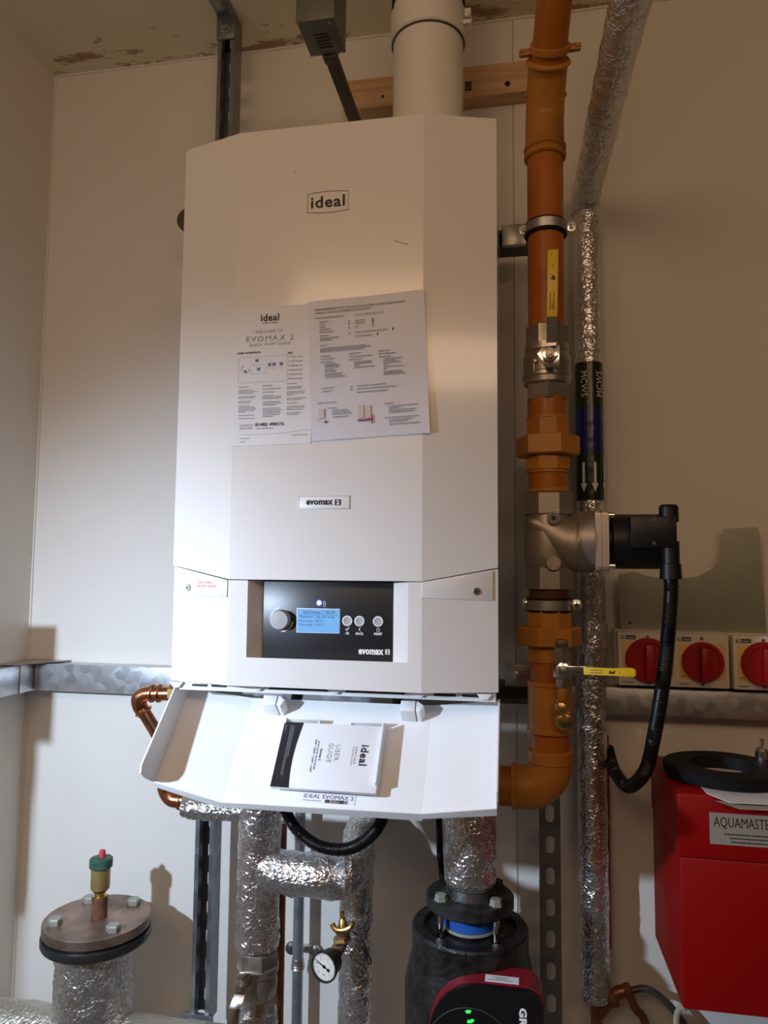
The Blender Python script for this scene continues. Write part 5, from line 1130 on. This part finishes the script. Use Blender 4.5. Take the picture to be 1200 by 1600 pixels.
a = at(757, 1528, yh1); ztop = zc_+Hd/2+.002; lf2 = Frame((a.x, yh1+.013, ztop), X_, Y_)
b = nb(); lf2.box(b, 0, .0, 53*kh, .020, .0, .0008); ls = obj('rating_label', b, PAPER, pm, 0, label='small cream label on the red housing')
b = nb(); lf2.words(b, .012, .013, .028, .0015, .0011); lf2.words(b, .018, .009, .016, .0015, .0011); lf2.words(b, .006, .005, .04, .0015, .0011); obj('small_print', b, INK, ls, 0, kind='stuff')
b = nb(); aa = [V((hcx-Wd/2+.083-.094*math.cos(t_), yh0-.012, zc_+Hd/2-.083+.094*math.sin(t_))) for t_ in [rad(38+3*k) for k in range(12)]]; tube(b, aa, .0045, 10); obj('clamp_ring', b, CHROME, pm, 60)

# ------------------------------------------------------------------ blank flange with air vent, bottom left
yv = -.19; kv = mpp(150, 1440, yv); XV = at(152, 1440, yv).x
tilt = V((.0, .0, 1)).normalized()
va = thing('flanged_pipe', 'foil lagged pipe capped by a rusty bolted blank flange at the lower left', 'pipe', (XV, yv, .55))
zfl = at(152, 1432, yv).z; Rf = 80*kv
b = nb(); lathe(b, (XV, yv, zfl), tilt, [(Rf-.001, -.019), (Rf, -.018), (Rf, -.001), (Rf-.001, 0)], 64); fgo = obj('blank_flange', b, RUST, va)
b = nb(); lathe(b, (XV, yv, zfl-.024), tilt, [(Rf*.95, 0), (Rf*.95, .006)], 64); obj('gasket', b, BLACK, va)
b = nb(); lathe(b, (XV, yv, zfl-.024), -tilt, [(Rf*1.01, 0), (Rf*1.02, .002), (Rf*1.02, .014), (Rf*1.0, .018), (Rf*.7, .018)], 64); obj('lower_flange', b, mat('black_painted_iron', (.02, .02, .02), .3), va)
for px_, py_ in ((91, 1443), (171, 1449), (137, 1405), (216, 1410)):
    d = (px_-600)*RR-(py_-800)*UU+FPX*FF; q = CAM+d*((zfl-CAM.z)/d.z)
    q = V((XV, yv, zfl))+(q-V((XV, yv, zfl))).normalized()*Rf*.76
    b = nb(); lathe(b, q, Z_, [(.0135, 0), (.0145, .002), (.0145, .010), (.012, .0125)], 6, .4); obj('bolt', b, GREYBOLT, va)
b = nb(); Rp = 59*kv; tube(b, line_path([(XV-.002, yv, .50), (XV-.002, yv, zfl-.04)], .006), Rp, 56, .003, 40); obj('lagging', b, FOIL2, va, 60)
zp = zfl; av = thing('air_vent', 'small brass automatic air vent with green top and red cap on the flange', 'air vent', (XV, yv, zp))
def zv(py): return at(157, py, yv).z
XW = at(156, 1400, yv).x
b = nb(); cyl(b, (XW, yv, zp-.001), (XW, yv, zv(1400)), 12*kv, n=24); obj('riser', b, RUST2, av)
b = nb(); lathe(b, (XW, yv, zv(1402)), Z_, [(11*kv, 0), (11*kv, .004), (8*kv, .005), (8*kv, .012), (11*kv, .013)], 24); obj('tail', b, BRASS, av)
b = nb(); z0 = zv(1391); H_ = zv(1352)-z0; lathe(b, (XW, yv, z0), Z_, [(9*kv, 0), (14*kv, .004), (14.5*kv, .007), (14.5*kv, H_)], 32); obj('body', b, mat('dull_brass', (.42, .31, .12), .42, .6, vary=.2, vscale=40), av)
b = nb(); z0 = zv(1355); H_ = zv(1340)-z0; lathe(b, (XW, yv, z0), Z_, [(16*kv, 0), (17.5*kv, .002), (17.5*kv, H_-.002), (16*kv, H_), (4*kv, H_+.002)], 32); obj('top', b, GREENC, av)
b = nb(); z0 = zv(1341); H_ = zv(1327)-z0; xr_ = XW+.002; lathe(b, (xr_, yv, z0-.004), Z_, [(5.2*kv, 0), (4.8*kv, H_), (3.8*kv, H_+.003)], 20); obj('cap', b, REDC, av)
# header pipe along the bottom
hp = thing('lagged_header', 'horizontal foil lagged header pipe along the bottom of the left wall corner', 'pipe', (-.95, -.19, .52), 'foil lagged pipes')
zh = at(50, 1572, -.19).z-.058
b = nb(); tube(b, line_path([(XL+.002, -.19, zh), (XV+.02, -.19, zh)], .008), .060, 48, .003, 40); obj('lagging', b, foil_mat('dusty_foil', False, (.62, .58, .50), .38), hp, 60)
zh2_ = at(240, 1592, -.19).z-.052
b = nb(); tube(b, line_path([(XV+.02, -.19, zh2_), (-.58, -.19, zh2_)], .008), .052, 48, .003, 40); obj('lagging', b, MATS.get('x') or bpy.data.materials['dusty_foil'], hp, 60)
